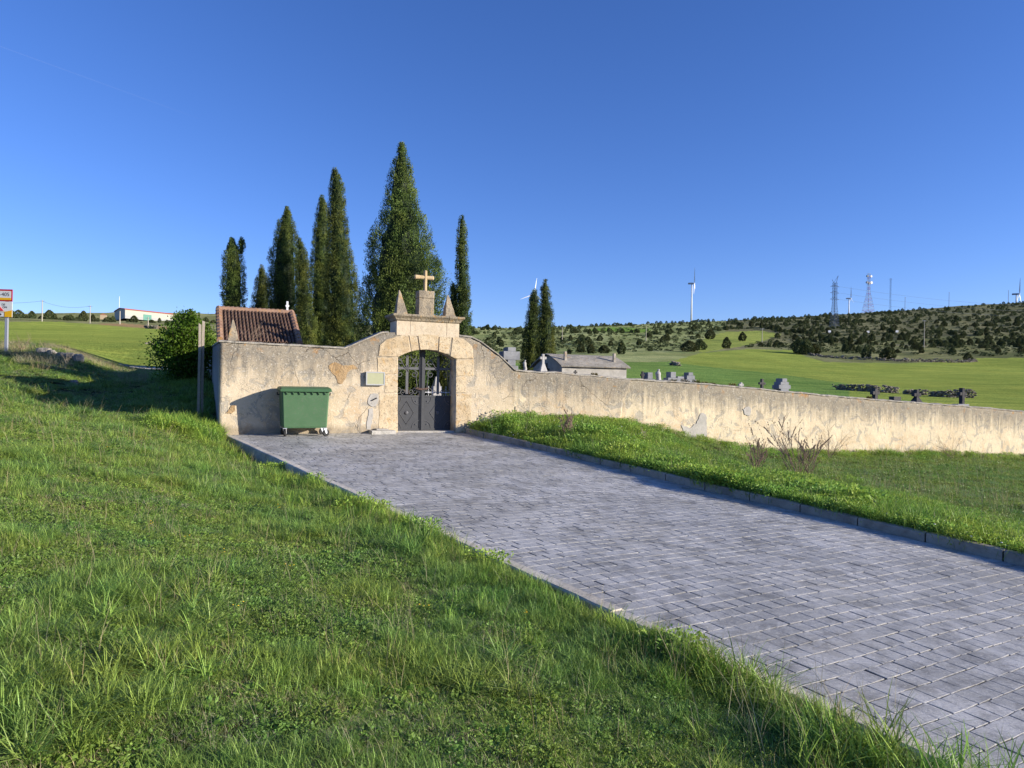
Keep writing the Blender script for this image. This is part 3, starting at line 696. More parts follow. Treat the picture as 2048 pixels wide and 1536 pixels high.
# ------------------------------------------------------------------ iron gate
def gate():
    root = empty('iron_gate', FX, TH, 'double anthracite iron gate with scrollwork upper panels, chained shut in the stone arch', 'gate')
    Y = .38; zt = fs(855, 791, .38)[1]; z0 = .03; mid = fs(843, 800, .38)[0]
    top = lambda s: float(arch_z(np.array(s))) + .15
    def arc(cx, cz, r, a0, a1, n=12): return [(cx + r * math.cos(R(a0 + (a1 - a0) * i / n)), cz + r * math.sin(R(a0 + (a1 - a0) * i / n))) for i in range(n + 1)]
    def scroll(cx, cz, r, a0, turns=1.15, sg=1, n=20):
        out = []
        for i in range(n + 1):
            f = i / n; a = R(a0) + sg * f * turns * 2 * math.pi; q = r * (1 - .78 * f); out.append((cx + q * math.cos(a), cz + q * math.sin(a)))
        return out
    for leaf in (0, 1):
        a, b = (GS0 - .03, mid - .035) if leaf == 0 else (mid + .045, GS1 + .05)
        L = MB(); L.box(a, b, Y, Y + .03, z0, zt); lo = L.build('gate_leaf', M['iron'], root, bevel=.003)
        fr = MB(); t = .045
        fr.box(a, b, Y - .012, Y - .001, zt - .05, zt); fr.box(a, b, Y - .012, Y - .001, z0, z0 + .05)
        fr.box(a, a + t, Y - .014, Y + .034, zt, top(a + .1)); fr.box(b - t, b, Y - .014, Y + .034, zt, top(b - t))
        fr.box(a, a + .04, Y - .0125, Y - .0015, z0 + .052, zt - .052); fr.box(b - .04, b, Y - .0125, Y - .0015, z0 + .052, zt - .052)
        fr.build('leaf_frame', M['iron'], lo)
        rb = MB(); cx = (a + b) / 2; cz = (z0 + zt) / 2; w = (b - a) / 2; dw = w * .52; dh = (zt - z0) * .33
        dm = [(cx - dw, cz), (cx, cz + dh), (cx + dw, cz), (cx, cz - dh), (cx - dw, cz)]
        rb.tube([(x, Y - .006, z) for x, z in dm], .008, 5)
        for ccx, sgx in ((a + .04, 1), (b - .04, -1)):
            for ccz, sgz in ((z0 + .05, 1), (zt - .05, -1)):
                pts = [(ccx + sgx * .21 * math.cos(t_) , ccz + sgz * .23 * math.sin(t_)) for t_ in np.linspace(0, math.pi / 2, 9)]
                rb.tube([(x, Y - .006, z) for x, z in pts], .008, 5)
                rb.rings([[(ccx + sgx * .09 + .018 * math.cos(k), Y - .002 - h, ccz + sgz * .12 + .018 * math.sin(k)) for k in np.linspace(0, 2 * math.pi, 9)[:-1]] for h in (0, .02)])
        rb.rings([[(cx + r_ * math.cos(k), Y - h, cz + r_ * math.sin(k)) for k in np.linspace(0, 2 * math.pi, 13)[:-1]] for h, r_ in ((0, .055), (.022, .05), (.035, .025))])
        fixn(rb.build('raised_ornament', M['ironrib'], lo))
        # scroll grille with a cross in each leaf
        g = MB(); H = top(cx) - zt; cz2 = zt + .60 * H - .06
        def bar(p, r=.011): g.tube([(x, Y + .01, z) for x, z in p], r, 5)
        g.box(cx - .038, cx + .038, Y + .003, Y + .017, zt + .04, zt + H * .82)
        g.box(cx - w + .04, cx + w - .04, Y + .0028, Y + .0172, cz2 - .036, cz2 + .036)
        for k in range(8):
            aa = k * math.pi / 4 + math.pi / 8; g.tube([(cx, Y - .006, cz2), (cx + .10 * math.cos(aa), Y - .006, cz2 + .10 * math.sin(aa))], [.010, .016], 5)
        g.rings([[(cx + .03 * q * math.cos(k), Y - .003, zt + H * .80 + .06 * (0 if q else 0) + .05 * math.sin(k) * q) for k in np.linspace(0, 2 * math.pi, 5)[:-1]] for q in (1, .6)])
        for sx in (-1, 1):
            for zz, a_, sg in ((cz2 + .17, -90, 1), (cz2 - .17, 90, -1)):
                bar(scroll(cx + sx * w * .52, zz, .115, a_, 1.2, sg * sx))
            bar(scroll(cx + sx * w * .62, zt + .12, .10, 90, 1.2, sx)); bar(scroll(cx + sx * w * .28, zt + .10, .085, -90, 1.2, sx))
            bar(scroll(cx + sx * w * .50, zt + H * .86 - .08, .12, 90, 1.2, sx)); bar(scroll(cx + sx * w * .80, zt + H * .62, .09, -90, 1.1, -sx))
            bar([(cx + sx * w * .93, zt + .02), (cx + sx * w * .75, zt + .22), (cx + sx * w * .62, cz2 - .05)]); bar([(cx + sx * w * .2, cz2 + .04), (cx + sx * w * .42, cz2 + .2), (cx + sx * w * .75, zt + H * .75)])
        g.build('grille', M['ironrib'], lo)
    st = MB(); st.box(mid - .05, mid + .055, Y - .03, Y - .016, z0, top(mid) - .02); st.box(mid - .018, mid + .02, Y - .05, Y - .031, z0, top(mid) - .3)
    st.build('meeting_stile', M['iron'], root, bevel=.003)
    ch = MB(); zc = fs(845, 776, .36)[1]
    for k in range(13):
        f = k / 12; x = mid - .17 + .34 * f; z = zc - .03 * math.sin(f * math.pi) + (.012 if k % 2 else -.012)
        ch.tube([(x + .024 * math.cos(t_), Y - .06 + (.015 * math.sin(t_) if k % 2 else 0), z + (.0 if k % 2 else .016 * math.sin(t_))) for t_ in np.linspace(0, 2 * math.pi, 9)], .0075, 5)
    ch.build('chain', simple('rusty_chain', (.20, .13, .10), .6), root)
gate()
# ------------------------------------------------------------------ notice box, plinth
def on_wall():
    x0, z1 = fs(731, 743.5); x1, z0 = fs(767.5, 770.5)
    r = empty('notice_box', FX, TH, 'white framed notice box with faded yellow sheet fixed left of the gate arch', 'notice board')
    b = MB(); b.box(x0, x1, -.10, -.002, z0, z1); b.build('case', M['frame'], r, bevel=.006)
    p = MB(); p.box(x0 + .03, x1 - .03, -.104, -.1005, z0 + .03, z1 - .03); p.build('notice_sheet', M['paper'], r)
    f = MB()
    for q in ((x0 - .004, x1 + .004, z1 - .03, z1 + .004), (x0 - .004, x1 + .004, z0 - .004, z0 + .03)): f.box(q[0], q[1], -.112, -.1045, q[2], q[3])
    for q in ((x0 - .004, x0 + .03), (x1 - .03, x1 + .004)): f.box(q[0], q[1], -.1115, -.1045, z0 + .0301, z1 - .0301)
    f.build('door_frame', M['frame'], r)
    s0 = fs(740, 870)[0]; s1 = fs(785, 870)[0]
    r2 = empty('mounting_block', FX, TH, 'low pale concrete plinth at the foot of the wall beside the gate', 'plinth')
    b = MB(); b.rings([[(s0 - .05, -.42, -.06), (s1, -.42, -.06), (s1, -.01, -.06), (s0 - .05, -.01, -.06)], [(s0 - .04, -.41, .075), (s1 - .01, -.41, .075), (s1 - .01, -.01, .08), (s0 - .04, -.01, .08)]])
    b.build('plinth', M['concrete'], r2, bevel=.01)
    b = MB(); b.box(s0 + .12, s1 - .18, -.26, -.015, .0795, .115, .004); b.build('cap_slab', M['cement'], r2, bevel=.006)
on_wall()
# ------------------------------------------------------------------ dumpster
def dumpster():
    sx0 = fs(563.5, 800, -.82)[0]; sx1 = fs(659, 800, -.82)[0]; sx = (sx0 + sx1) / 2; W = (sx1 - sx0) / 2
    cen = fw(sx, -.46); c, s = path_cs(cen.x, cen.y); zg = float(path_z(c, s)) + .0
    r = empty('waste_container', (cen.x, cen.y, zg), TH, 'green four wheeled waste container with closed lid against the wall left of the gate', 'dumpster')
    D = .36; zb, zt = .235, 1.165
    b = MB(); rg = []
    for z, f, g in ((zb, .905, .86), (zb + .03, .93, .89), (.75, .965, .95), (zt, 1.0, 1.0)):
        w, d = W * f, D * g; e = .03
        rg.append([(-w + e, -d, z), (w - e, -d, z), (w, -d + e, z), (w, d - e, z), (w - e, d, z), (-w + e, d, z), (-w, d - e, z), (-w, -d + e, z)])
    b.rings(rg); body = fixn(b.build('bin_body', M['bin'], r, bevel=.006))
    fr = MB()                                                       # raised border ribs on the front, gussets under the rim
    for k in range(7):
        x = -W * .80 + k * W * 1.60 / 6
        g_ = MB(); g_.prism([(x - .028, zt - .002), (x + .012, zt - .002), (x + .012, zt - .075)], -D - .034, -D + .004); fixn(g_.build('rim_gusset', M['binlid'], body))
    fr.box(-W * .86, W * .86, -D * .90 - .006, -D * .90 + .01, zb - .006, zb + .012)
    fixn(fr.build('base_lip', M['binlid'], body))
    rm = MB(); rm.box(-W - .02, W + .02, -D - .035, D + .03, zt, zt + .022); rm.build('rim', M['binlid'], body, bevel=.006)
    l = MB(); w = W + .045; rg = []
    for x in (-w, -w + .03, w - .03, w):
        e = .018 if abs(x) == w else 0
        rg.append([(x, -D - .07, zt + .0 + e * .3), (x, -D - .075, zt + .075 - e), (x, -D + .02, zt + .105 - e), (x, 0, zt + .135 - e), (x, D - .04, zt + .125 - e), (x, D + .05, zt + .09 - e), (x, D + .05, zt + .03), (x, -D - .05, zt + .024)])
    l.rings(rg); lid = fixn(l.build('bin_lid', M['binlid'], r, bevel=.006))
    h = MB()
    h.tube([(-W - .02, -.0, zt - .08), (-W - .075, -.0, zt - .08), (-W - .075, .0, zt - .02)], .018, 8); h.build('lifting_pin', M['black'], r)
    h = MB(); h.tube([(W + .0, -.0, zt - .08), (W + .075, -.0, zt - .08), (W + .075, .0, zt - .02)], .018, 8); h.build('lifting_pin', M['black'], r)
    h = MB(); h.box(-W * .93 - .02, -W * .93 + .01, -.30, .30, zt - .22, zt - .16); h.build('side_handle', M['black'], r, bevel=.006)
    for (x, y, yaw) in ((-W * .84, -D * .80, 1.2), (W * .84, -D * .80, .35), (-W * .84, D * .80, .8), (W * .84, D * .80, .2)):
        c_ = MB(); c_.box(x - .05, x + .05, y - .05, y + .05, zb - .022, zb - .001)
        dx, dy = math.cos(yaw), math.sin(yaw)
        for sg in (-1, 1):
            nx, ny = -dy * .032 * sg, dx * .032 * sg
            v = [(x + nx - dx * .04, y + ny - dy * .04, zb - .024), (x + nx + dx * .04, y + ny + dy * .04, zb - .024), (x + nx + dx * .055, y + ny + dy * .055, .085), (x + nx + dx * .02, y + ny + dy * .02, .075)]
            o4 = [(p[0] + nx * .12, p[1] + ny * .12, p[2]) for p in v]
            c_.add(v + o4, [(0, 1, 2, 3), (7, 6, 5, 4), (0, 4, 5, 1), (1, 5, 6, 2), (2, 6, 7, 3), (3, 7, 4, 0)])
        cs_ = fixn(c_.build('caster', M['zinc'], r))
        wh = MB(); wx, wy = x + dx * .035, y + dy * .035
        rr_ = []
        for t_, rad in ((-.022, .07), (-.022, .088), (-.012, .096), (.012, .096), (.022, .088), (.022, .07)):
            rr_.append([(wx - dy * t_ + dx * rad * math.cos(a), wy + dx * t_ + dy * rad * math.cos(a), .097 + rad * math.sin(a)) for a in np.linspace(0, 2 * math.pi, 17)[:-1]])
        wh.rings(rr_); fixn(wh.build('wheel', M['black'], cs_))
dumpster()
# ------------------------------------------------------------------ chapel roof behind the wall
def chapel():
    o1, o2, o3 = 2.2, 4.3, 6.4
    eL, ez = fs(437, 687, o1); eR, ez2 = fs(597, 690, o1); rL, rz_ = fs(443, 622, o2); rR, rz2 = fs(583, 629, o2)
    ze = (ez + ez2) / 2; zr = (rz_ + rz2) / 2; x0, x1 = eL, min(eR, 99); x1 = (eR + rR) / 2; x0 = (eL + rL) / 2
    root = empty('chapel', FX, TH, 'small brown brick chapel with a clay tile roof behind the left part of the wall', 'building')
    b = MB(); gf = gz(*fw((x0 + x1) / 2, 4)[:2]); b.box(x0 + .25, x1 - .25, o1 + .35, o3 - .35, gf - .4, ze - .02)
    b.prism([(0, 0)] * 0 or [(x0 + .26, ze - .019), (x1 - .26, ze - .019), (x1 - .26, ze - .0)], o1 + .4, o3 - .4)
    b.build('wall', M['brick'], root)
    n = 21; V = []; F = []; rn = []; rows = 10; K = 8
    for side, (ya, yb) in enumerate(((o1, o2), (o3, o2))):
        for r_ in range(rows):
            t0, t1 = r_ / rows, (r_ + 1) / rows + .03
            for i in range(n):
                xa = x0 + (x1 - x0) * i / n; wd = (x1 - x0) / n; b0 = len(V); rv = random.random()
                for t, dz in ((t0, .045), (t1, .012)):
                    for k in range(K + 1):
                        f = k / K; zz = math.cos((f - .5) * math.pi * 1.0) * .075 if True else 0
                        V.append((xa + wd * f, ya + (yb - ya) * t, ze + (zr - ze) * t + zz + dz)); rn.append(rv)
                for k in range(K):
                    q = (b0 + k, b0 + k + 1, b0 + K + 2 + k, b0 + K + 1 + k); F.append(q if side == 0 else q[::-1])
    tl = quads('tile_roof', np.array(V), np.array(F), M['tile'], {'rnd': rn}, parent=root, smooth=True)
    so = tl.modifiers.new('s', 'SOLIDIFY'); so.thickness = .018
    rd = MB()
    k = 16
    for i in range(k):
        xa = x0 + (x1 - x0) * i / k; xb = x0 + (x1 - x0) * (i + 1) / k + .03
        rd.tube([(xa, o2, zr + .03), (xb, o2, zr + .045)], [.105, .12], 8)
    rd.build('ridge_tile', M['ridge'], root)
    for xs in (x0 - .02, x1 + .02):
        vg = MB()
        for i in range(10): t0, t1 = i / 10, (i + 1) / 10 + .03; vg.tube([(xs, o1 + (o2 - o1) * t0, ze + (zr - ze) * t0 + .08), (xs, o1 + (o2 - o1) * t1, ze + (zr - ze) * t1 + .06)], [.10, .085], 8)
        vg.build('verge_tile', M['ridge'], root)
    sf = MB()                                                      # gable infill
    for xa, xb in ((x0 + .25, x0 + .55), (x1 - .55, x1 - .251)):
        v = [(xa, o1 + .36, ze - .02), (xb, o1 + .36, ze - .02), (xb, o3 - .36, ze - .02), (xa, o3 - .36, ze - .02), (xa, o2, zr - .1), (xb, o2, zr - .1)]
        sf.add(v, [(0, 1, 2, 3), (0, 3, 4), (1, 5, 2), (0, 4, 5, 1), (3, 2, 5, 4)])
    fixn(sf.build('gable', M['brick'], root))
    ev = MB(); ev.box(x0 + .1, x1 - .1, o1 + .05, o1 + .34, ze - .10, ze - .03); ev.build('eave_board', M['brick'], root)
    cx_ = x1 - .12; cr_ = MB(); cr_.box(cx_ - .03, cx_ + .03, o2 - .03, o2 + .03, zr + .05, zr + .42); cr_.box(cx_ - .055, cx_ + .055, o2 - .029, o2 + .029, zr + .25, zr + .30)
    cr_.build('ridge_cross', M['white'], root)
chapel()
# ------------------------------------------------------------------ foliage builders
def diamonds(Pn, D, L, Wd, seed=0, face=None):
    """leaf diamonds at Pn pointing along D (unit) with length L and width Wd"""
    n = len(Pn); r = rng.normal(size=(n, 3)) if face is None else face + rng.normal(size=(n, 3)) * .45; sd = np.cross(D, r); sd /= np.linalg.norm(sd, axis=1)[:, None] + 1e-9
    L = L[:, None]; Wd = Wd[:, None]
    V = np.stack([Pn, Pn + D * L * .45 + sd * Wd, Pn + D * L, Pn + D * L * .45 - sd * Wd], 1).reshape(-1, 3)
    F = np.arange(n * 4).reshape(-1, 4); return V, F
def cypress(px_prof, d, label, lobes=(), extra_name='cypress_tree', dens=1.0, leaf=.054):
    allp = [px_prof] + list(lobes)
    yb, xl, xr = px_prof[-1]; base = P((xl + xr) / 2, yb, d); bz = gz(base.x, base.y)
    root = empty(extra_name, (base.x, base.y, bz - .05), 0, label, 'tree', 'tall dark cypresses in the cemetery')
    Vs, Fs, Ts = [], [], []; nb = 0; cores = MB()
    for li, pr in enumerate(allp):
        k = d / FPX; zs = np.array([P((a + b) / 2, y, d).z for y, a, b in pr]); cx_ = np.array([P((a + b) / 2, y, d).x for y, a, b in pr]); hw = np.array([(b - a) / 2 * k for y, a, b in pr])
        if li == 0: zs = np.append(zs, bz + .3); cx_ = np.append(cx_, cx_[-1]); hw = np.append(hw, hw[-1] * .75)
        o = np.argsort(zs); zs, cx_, hw = zs[o], cx_[o], hw[o]
        area = float(np.sum(np.pi * (hw[1:] + hw[:-1]) * np.diff(zs))); N = int(area * 620 * dens * (.085 / leaf) ** 2)
        zg = np.linspace(zs[0], zs[-1], 400); wq = np.interp(zg, zs, hw) + .03; cdf = np.cumsum(wq); cdf /= cdf[-1]
        # plumes: cluster centres first, then leaves around them
        nc = max(20, N // 26); cz_ = np.interp(rng.random(nc), cdf, zg); ca = rng.random(nc) * 2 * np.pi; cvol = rng.random(nc)
        ci = rng.integers(0, nc, N); t = rng.random(N) ** .8
        R0 = np.interp(cz_, zs, hw); lump = .70 + .34 * vnoise(ca * 2.2 + 10 * li, cz_ * 1.3, 5) + .16 * vnoise(ca * 5, cz_ * 3.1, 15) + .06 * rng.normal(size=nc)
        rc = R0 * lump * (1 - .22 * cvol ** 2)
        pl = .16 + .28 * rng.random(nc)                                  # plume length
        sp = .055 * np.sqrt(t * (1.15 - t)) * 2
        z = cz_[ci] + (t - .4) * pl[ci] + rng.normal(size=N) * .02
        rr_ = rc[ci] + (t - .5) * .07 + rng.normal(size=N) * sp * .8
        a = ca[ci] + rng.normal(size=N) * (sp + .02) / np.maximum(rc[ci], .12)
        zmax = zs[-1] + .05; z = np.where(z > zmax, zmax - rng.random(N) * .4, z); rr_ = np.minimum(rr_, np.interp(z, zs, hw) * 1.15 + .05); rr_ = np.where(z > zmax - .8, np.minimum(rr_, (zmax - z) * .34 + .02 + .10 * rng.random(N) ** 2), rr_); rr_ = np.maximum(rr_, .01)
        cxx = np.interp(z, zs, cx_) - base.x; Pn = np.c_[cxx + rr_ * np.cos(a), rr_ * np.sin(a), z - bz + .05]
        D = np.c_[.55 * np.cos(a), .55 * np.sin(a), np.full(N, .95)] + rng.normal(size=(N, 3)) * .30; D /= np.linalg.norm(D, axis=1)[:, None]
        V, F = diamonds(Pn, D, leaf * (.7 + .8 * rng.random(N)), leaf * .25 * (.7 + .6 * rng.random(N)), face=np.c_[np.cos(a), np.sin(a), np.full(N, .1)] + (rng.normal(size=(nc, 3)) * .45)[ci])
        Vs.append(V); Fs.append(F + nb); nb += len(V)
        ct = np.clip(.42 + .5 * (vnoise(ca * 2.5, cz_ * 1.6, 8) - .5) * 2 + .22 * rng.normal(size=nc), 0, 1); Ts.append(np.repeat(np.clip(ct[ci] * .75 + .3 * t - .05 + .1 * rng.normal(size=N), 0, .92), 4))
        rg = []
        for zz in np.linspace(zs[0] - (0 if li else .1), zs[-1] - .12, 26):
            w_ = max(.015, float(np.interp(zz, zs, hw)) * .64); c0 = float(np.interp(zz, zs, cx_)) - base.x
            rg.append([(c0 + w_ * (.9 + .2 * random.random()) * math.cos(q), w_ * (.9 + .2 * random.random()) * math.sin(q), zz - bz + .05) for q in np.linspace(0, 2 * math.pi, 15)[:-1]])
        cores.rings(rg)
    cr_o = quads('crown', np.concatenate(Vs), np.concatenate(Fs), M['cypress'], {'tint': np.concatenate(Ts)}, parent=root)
    cores.build('light_block_core', M['cypress'], cr_o)  # dark core added inside the dense foliage to block light through the crown
    tr = MB(); tr.tube([(0, 0, -.2), (0, 0, .6), (0, 0, 1.6)], [.16, .13, .08], 9); tr.build('trunk', M['bark'], root)
    return root
cypress([(477, 458, 469), (488, 454, 475), (502, 451, 481), (515, 449, 485), (540, 447, 487), (580, 445, 489), (620, 444, 488), (700, 446, 486)], 40, 'stout dark cypress with a crooked double tip, leftmost, behind the chapel roof', [[(476, 481, 485), (483, 478, 489), (497, 477, 489), (508, 476, 487)]])
cypress([(531, 522, 525), (550, 516, 531), (575, 511, 538), (600, 506, 543), (625, 500, 546), (700, 500, 546)], 43, 'small cone shaped cypress, shortest of the row, just right of the chapel ridge')
cypress([(415, 570, 578), (430, 567, 583), (446, 557, 588), (480, 549, 594), (520, 541, 597), (560, 537, 600), (620, 536, 600), (700, 536, 600)], 41, 'full conical cypress of middle height with a curled tip behind the chapel roof end')
cypress([(478, 596, 602), (500, 594, 612), (540, 593, 618), (600, 593, 622), (650, 598, 632), (705, 600, 634)], 37, 'narrow lower cypress leaning against the right side of the curl tipped one')
cypress([(392, 640, 648), (420, 634, 656), (460, 628, 660), (520, 622, 665), (600, 618, 668), (705, 618, 668)], 45, 'slender dark cypress half hidden behind the second tallest one')
cypress([(337, 666, 672), (352, 663, 680), (375, 660, 687), (410, 657, 690), (450, 656, 693), (500, 656, 702), (560, 652, 714), (620, 649, 720), (705, 646, 720)], 39, 'second tallest cypress, a slim spire left of the biggest tree')
cypress([(288, 800, 806), (303, 794, 814), (325, 786, 819), (345, 783, 822), (365, 777, 828), (400, 772, 831), (433, 765, 844), (460, 755, 857), (485, 741, 861), (520, 737, 873), (550, 730, 889), (575, 720, 888), (620, 717, 884), (720, 717, 884)], 27.5, 'biggest and broadest cypress rising right behind the gate arch and cross')
cypress([(433, 921, 925), (450, 918, 930), (480, 915, 933), (520, 914, 934), (557, 913, 936), (600, 911, 940), (640, 908, 942), (710, 906, 942)], 34, 'very thin pencil shaped cypress right of the cornice', [[(566, 905, 909), (580, 900, 914), (600, 898, 916), (650, 899, 918), (705, 900, 920)]])
cypress([(579, 1067, 1071), (594, 1060, 1077), (620, 1055, 1080), (650, 1050, 1082), (690, 1045, 1082), (745, 1040, 1080)], 38, 'left of the two small joined cypresses beyond the wall beside the mausoleum')
cypress([(561, 1088, 1093), (575, 1083, 1096), (600, 1082, 1101), (625, 1079, 1105), (660, 1076, 1108), (700, 1074, 1110), (745, 1074, 1110)], 36, 'right and taller of the two small joined cypresses beyond the wall')
cypress([(688, 886, 896), (705, 876, 908), (730, 868, 916), (770, 864, 920), (800, 864, 920)], 27, 'added dark shrub standing in for the black shade seen through the right gate leaf', extra_name='shade_stand_in_shrub')  # shrub added in place of the black shade behind the right leaf
# deciduous shrub on the left
def bush(x0, x1, ytop, ybot, d, label, name='shrub', N=9000, leaf=.075):
    b = P((x0 + x1) / 2, ybot, d); bz = gz(b.x, b.y); k = d / FPX; W = (x1 - x0) / 2 * k; top = P((x0 + x1) / 2, ytop, d).z - bz
    root = empty(name, (b.x, b.y, bz), 0, label, 'bush')
    st = MB(); Pn = []; ns = 46; Dd = []; tn = []
    for i in range(ns):
        a = rng.random() * 2 * math.pi; lean = rng.random() ** .7; h = top * (1.0 - .55 * lean * lean) * rng.uniform(.72, 1.04)
        ex, ey = W * lean * math.cos(a), W * .8 * lean * math.sin(a)
        pts = [Vector((ex * .12, ey * .12, 0)), Vector((ex * .5, ey * .5, h * .35)), Vector((ex * .85, ey * .85, h * .72)), Vector((ex * 1.0, ey * 1.0, h))]
        st.tube(pts, [.03, .02, .012, .004], 5)
        n = N // ns; t = rng.uniform(.22, 1.02, n); t3 = np.clip(t * 3, 0, 2.999); i0 = t3.astype(int); f = (t3 - i0)[:, None]; A = np.array([list(p) for p in pts])
        c = A[i0] * (1 - f) + A[i0 + 1] * f; sp = (.06 + .34 * np.sin(np.clip(t, 0, 1) * math.pi) ** .8)[:, None]
        q = rng.normal(size=(n, 3)) * sp * .75; Pn.append(c + q); dd = q + rng.normal(size=(n, 3)) * .25 + np.array([0, 0, .15]); Dd.append(dd / (np.linalg.norm(dd, axis=1)[:, None] + 1e-6)); tn.append(np.clip(.5 + .25 * rng.normal(size=n), 0, .92))
    Pn = np.concatenate(Pn); Dd = np.concatenate(Dd); Pn[:, 2] = np.maximum(Pn[:, 2], .05); n = len(Pn)
    V, F = diamonds(Pn, Dd, leaf * rng.uniform(.7, 1.4, n), leaf * .38 * rng.uniform(.7, 1.3, n))
    quads('leaves', V, F, M['shrub'], {'tint': np.repeat(np.concatenate(tn), 4)}, parent=root); st.build('branches', M['bark'], root); return root
bush(312, 432, 618, 768, 27, 'bright green leafy shrub growing by the side wall at the end of the left grass', N=15000, leaf=.085)
# ------------------------------------------------------------------ wooden posts
def posts():
    for (xa, xb, yt, yb, d, lab) in ((397.5, 402.5, 648, 830, 19.5, 'left of two weathered timber posts standing by the side wall'), (404.5, 409.5, 643, 828, 19.7, 'right and taller of two weathered timber posts by the side wall')):
        t = P((xa + xb) / 2, yt, d); w = (xb - xa) / 2 * d / FPX; z0 = gz(t.x, t.y) - .2
        mb = MB(); rg = []
        for f in np.linspace(0, 1, 7):
            z = z0 + (t.z - z0) * f; j = random.uniform(-.006, .006); rg.append(mb.rect(-w + j, w + j, -.05, .05, z - z0))
        rg[-1] = [(x, y, z + random.uniform(-.05, .03)) for x, y, z in rg[-1]]
        mb.rings(rg); o = mb.build('timber_post', M['wood'], None, loc=(t.x, t.y, z0), rz=TH); tag(o, lab, 'post', 'timber posts by the side wall')
posts()
# ------------------------------------------------------------------ road sign
def text_mesh(body, size, mat, parent, name='lettering'):
    cu = bpy.data.curves.new('t', 'FONT'); cu.body = body; cu.size = size; cu.extrude = .002; cu.align_x = 'RIGHT'
    o = bpy.data.objects.new('t', cu); COL.objects.link(o); dg = bpy.context.evaluated_depsgraph_get(); dg.update()
    me = bpy.data.meshes.new_from_object(o.evaluated_get(dg)); me.materials.clear(); bpy.data.objects.remove(o)
    q = link_mesh(name, me, mat, parent); q.rotation_euler = (math.pi / 2, 0, 0); return q
def sign():
    d = 33; k = d / FPX; b = P(10.3, 708, d); r = empty('road_sign', (b.x, b.y, gz(b.x, b.y)), .08, 'road sign with red border, yellow bands and a warning triangle on grey posts', 'road sign')
    z = lambda y: P(10, y, d).z - r.location.z
    X1 = (22 - 10.3) * k; X0 = X1 - 2.0
    mb = MB(); mb.box(-.065, .065, .03, .13, -.3, z(600)); mb.build('post', M['zinc'], r, bevel=.01)
    mb = MB(); mb.box(-1.55, -1.42, .03, .13, -.4, z(600)); mb.build('post', M['zinc'], r, bevel=.01)
    mb = MB(); mb.box(X0, X1, 0, .028, z(602.8), z(578.5)); p = mb.build('panel', M['red'], r)
    mb = MB(); mb.box(X0 + .06, X1 - .055, -.006, -.001, z(600), z(582)); mb.build('panel_face', M['signwhite'], p, bevel=.0)
    mb = MB(); mb.box(X0 + .06, X1 - .055, -.010, -.0065, z(600), z(595.5)); mb.build('yellow_band', M['yellow'], p)
    mb = MB(); mb.box(X0, X1, 0, .027, z(634), z(603.2)); p2 = mb.build('panel', M['signwhite'], r)
    mb = MB(); zz = [(X0, z(634)), (X1 - .002, z(634)), (X1 - .002, z(620)), (X1 - .09, z(621)), (X1 - .3, z(623)), (X0, z(628))]; mb.prism(zz, -.006, -.001); fixn(mb.build('yellow_wave', M['yellow'], p2))
    t = text_mesh('-405', .24, M['ink'], p); t.location = (X1 - .12, -.0075, z(592.2) ) 
    t = text_mesh('DE', .13, M['ink'], p2); t.location = (X1 - .30, -.003, z(611))
    t = text_mesh('\u00d3N', .13, M['ink'], p2); t.location = (X1 - .22, -.003, z(616.4))
    mb = MB(); mb.prism([(X1 - 1.15, z(621.5)), (X1 - .36, z(621.5)), (X1 - .755, z(603.5))], -.03, -.012); tri = fixn(mb.build('warning_triangle', simple('signal_red', (.68, .05, .05), .5, .05), r))
    mb = MB(); mb.prism([(X1 - .98, z(619.3)), (X1 - .53, z(619.3)), (X1 - .755, z(609))], -.036, -.031); fixn(mb.build('triangle_field', M['signwhite'], tri))
    mb = MB(); mb.box(X1 - 1.2, X1 - .32, -.03, -.012, z(634.3), z(624)); pl = mb.build('distance_plate', M['ink'], r, bevel=.01)
    mb = MB(); mb.box(X1 - 1.18, X1 - .345, -.034, -.0305, z(633.5), z(624.8)); mb.build('plate_face', M['signwhite'], pl)
    mb = MB(); c = (X1 - .50, z(629)); mb.prism([(c[0] - .10, c[1] - .025), (c[0] - .0, c[1] - .025), (c[0], c[1] - .06), (c[0] + .07, c[1]), (c[0], c[1] + .06), (c[0], c[1] + .025), (c[0] - .10, c[1] + .025)], -.038, -.0345); fixn(mb.build('arrow', M['ink'], pl))
sign()
# ------------------------------------------------------------------ tombs seen over the wall
def tomb(name, label, x, ytop, off, build, mat, cat, group='grave markers seen over the long wall'):
    s, z = fs(x, ytop, off); w = fw(s, off); g = gz(w.x, w.y) - .15
    r = MB(); H = z - g; build(r, H); o = fixn(r.build(name, M[mat], None, loc=(w.x, w.y, g), rz=TH, bevel=.012)); tag(o, label, cat, group); return o
kx = lambda px, x, off: px * ((F0 @ NN + off) / (np.array([ray(x, 760)[0], 1.0]) @ NN)) / FPX / (U[0] - ray(x, 760)[0] * U[1])
def cross(w, h_arm, t, aw, base=0, arm_drop=.3, dep=None):
    def f(r, H):
        dep_ = dep or t
        r.box(-t / 2, t / 2, -dep_ / 2, dep_ / 2, 0, H); r.box(-w / 2, -t / 2 - .001, -dep_ / 2 + .003, dep_ / 2 - .003, H - arm_drop - aw, H - arm_drop); r.box(t / 2 + .001, w / 2, -dep_ / 2 + .003, dep_ / 2 - .003, H - arm_drop - aw, H - arm_drop)
        if base: r.rings([r.rect(-base, base, -base * .8, base * .8, 0), r.rect(-base, base, -base * .8, base * .8, H - .62), r.rect(-t * .55, t * .55, -t * .55, t * .55, H - .36)])
    return f
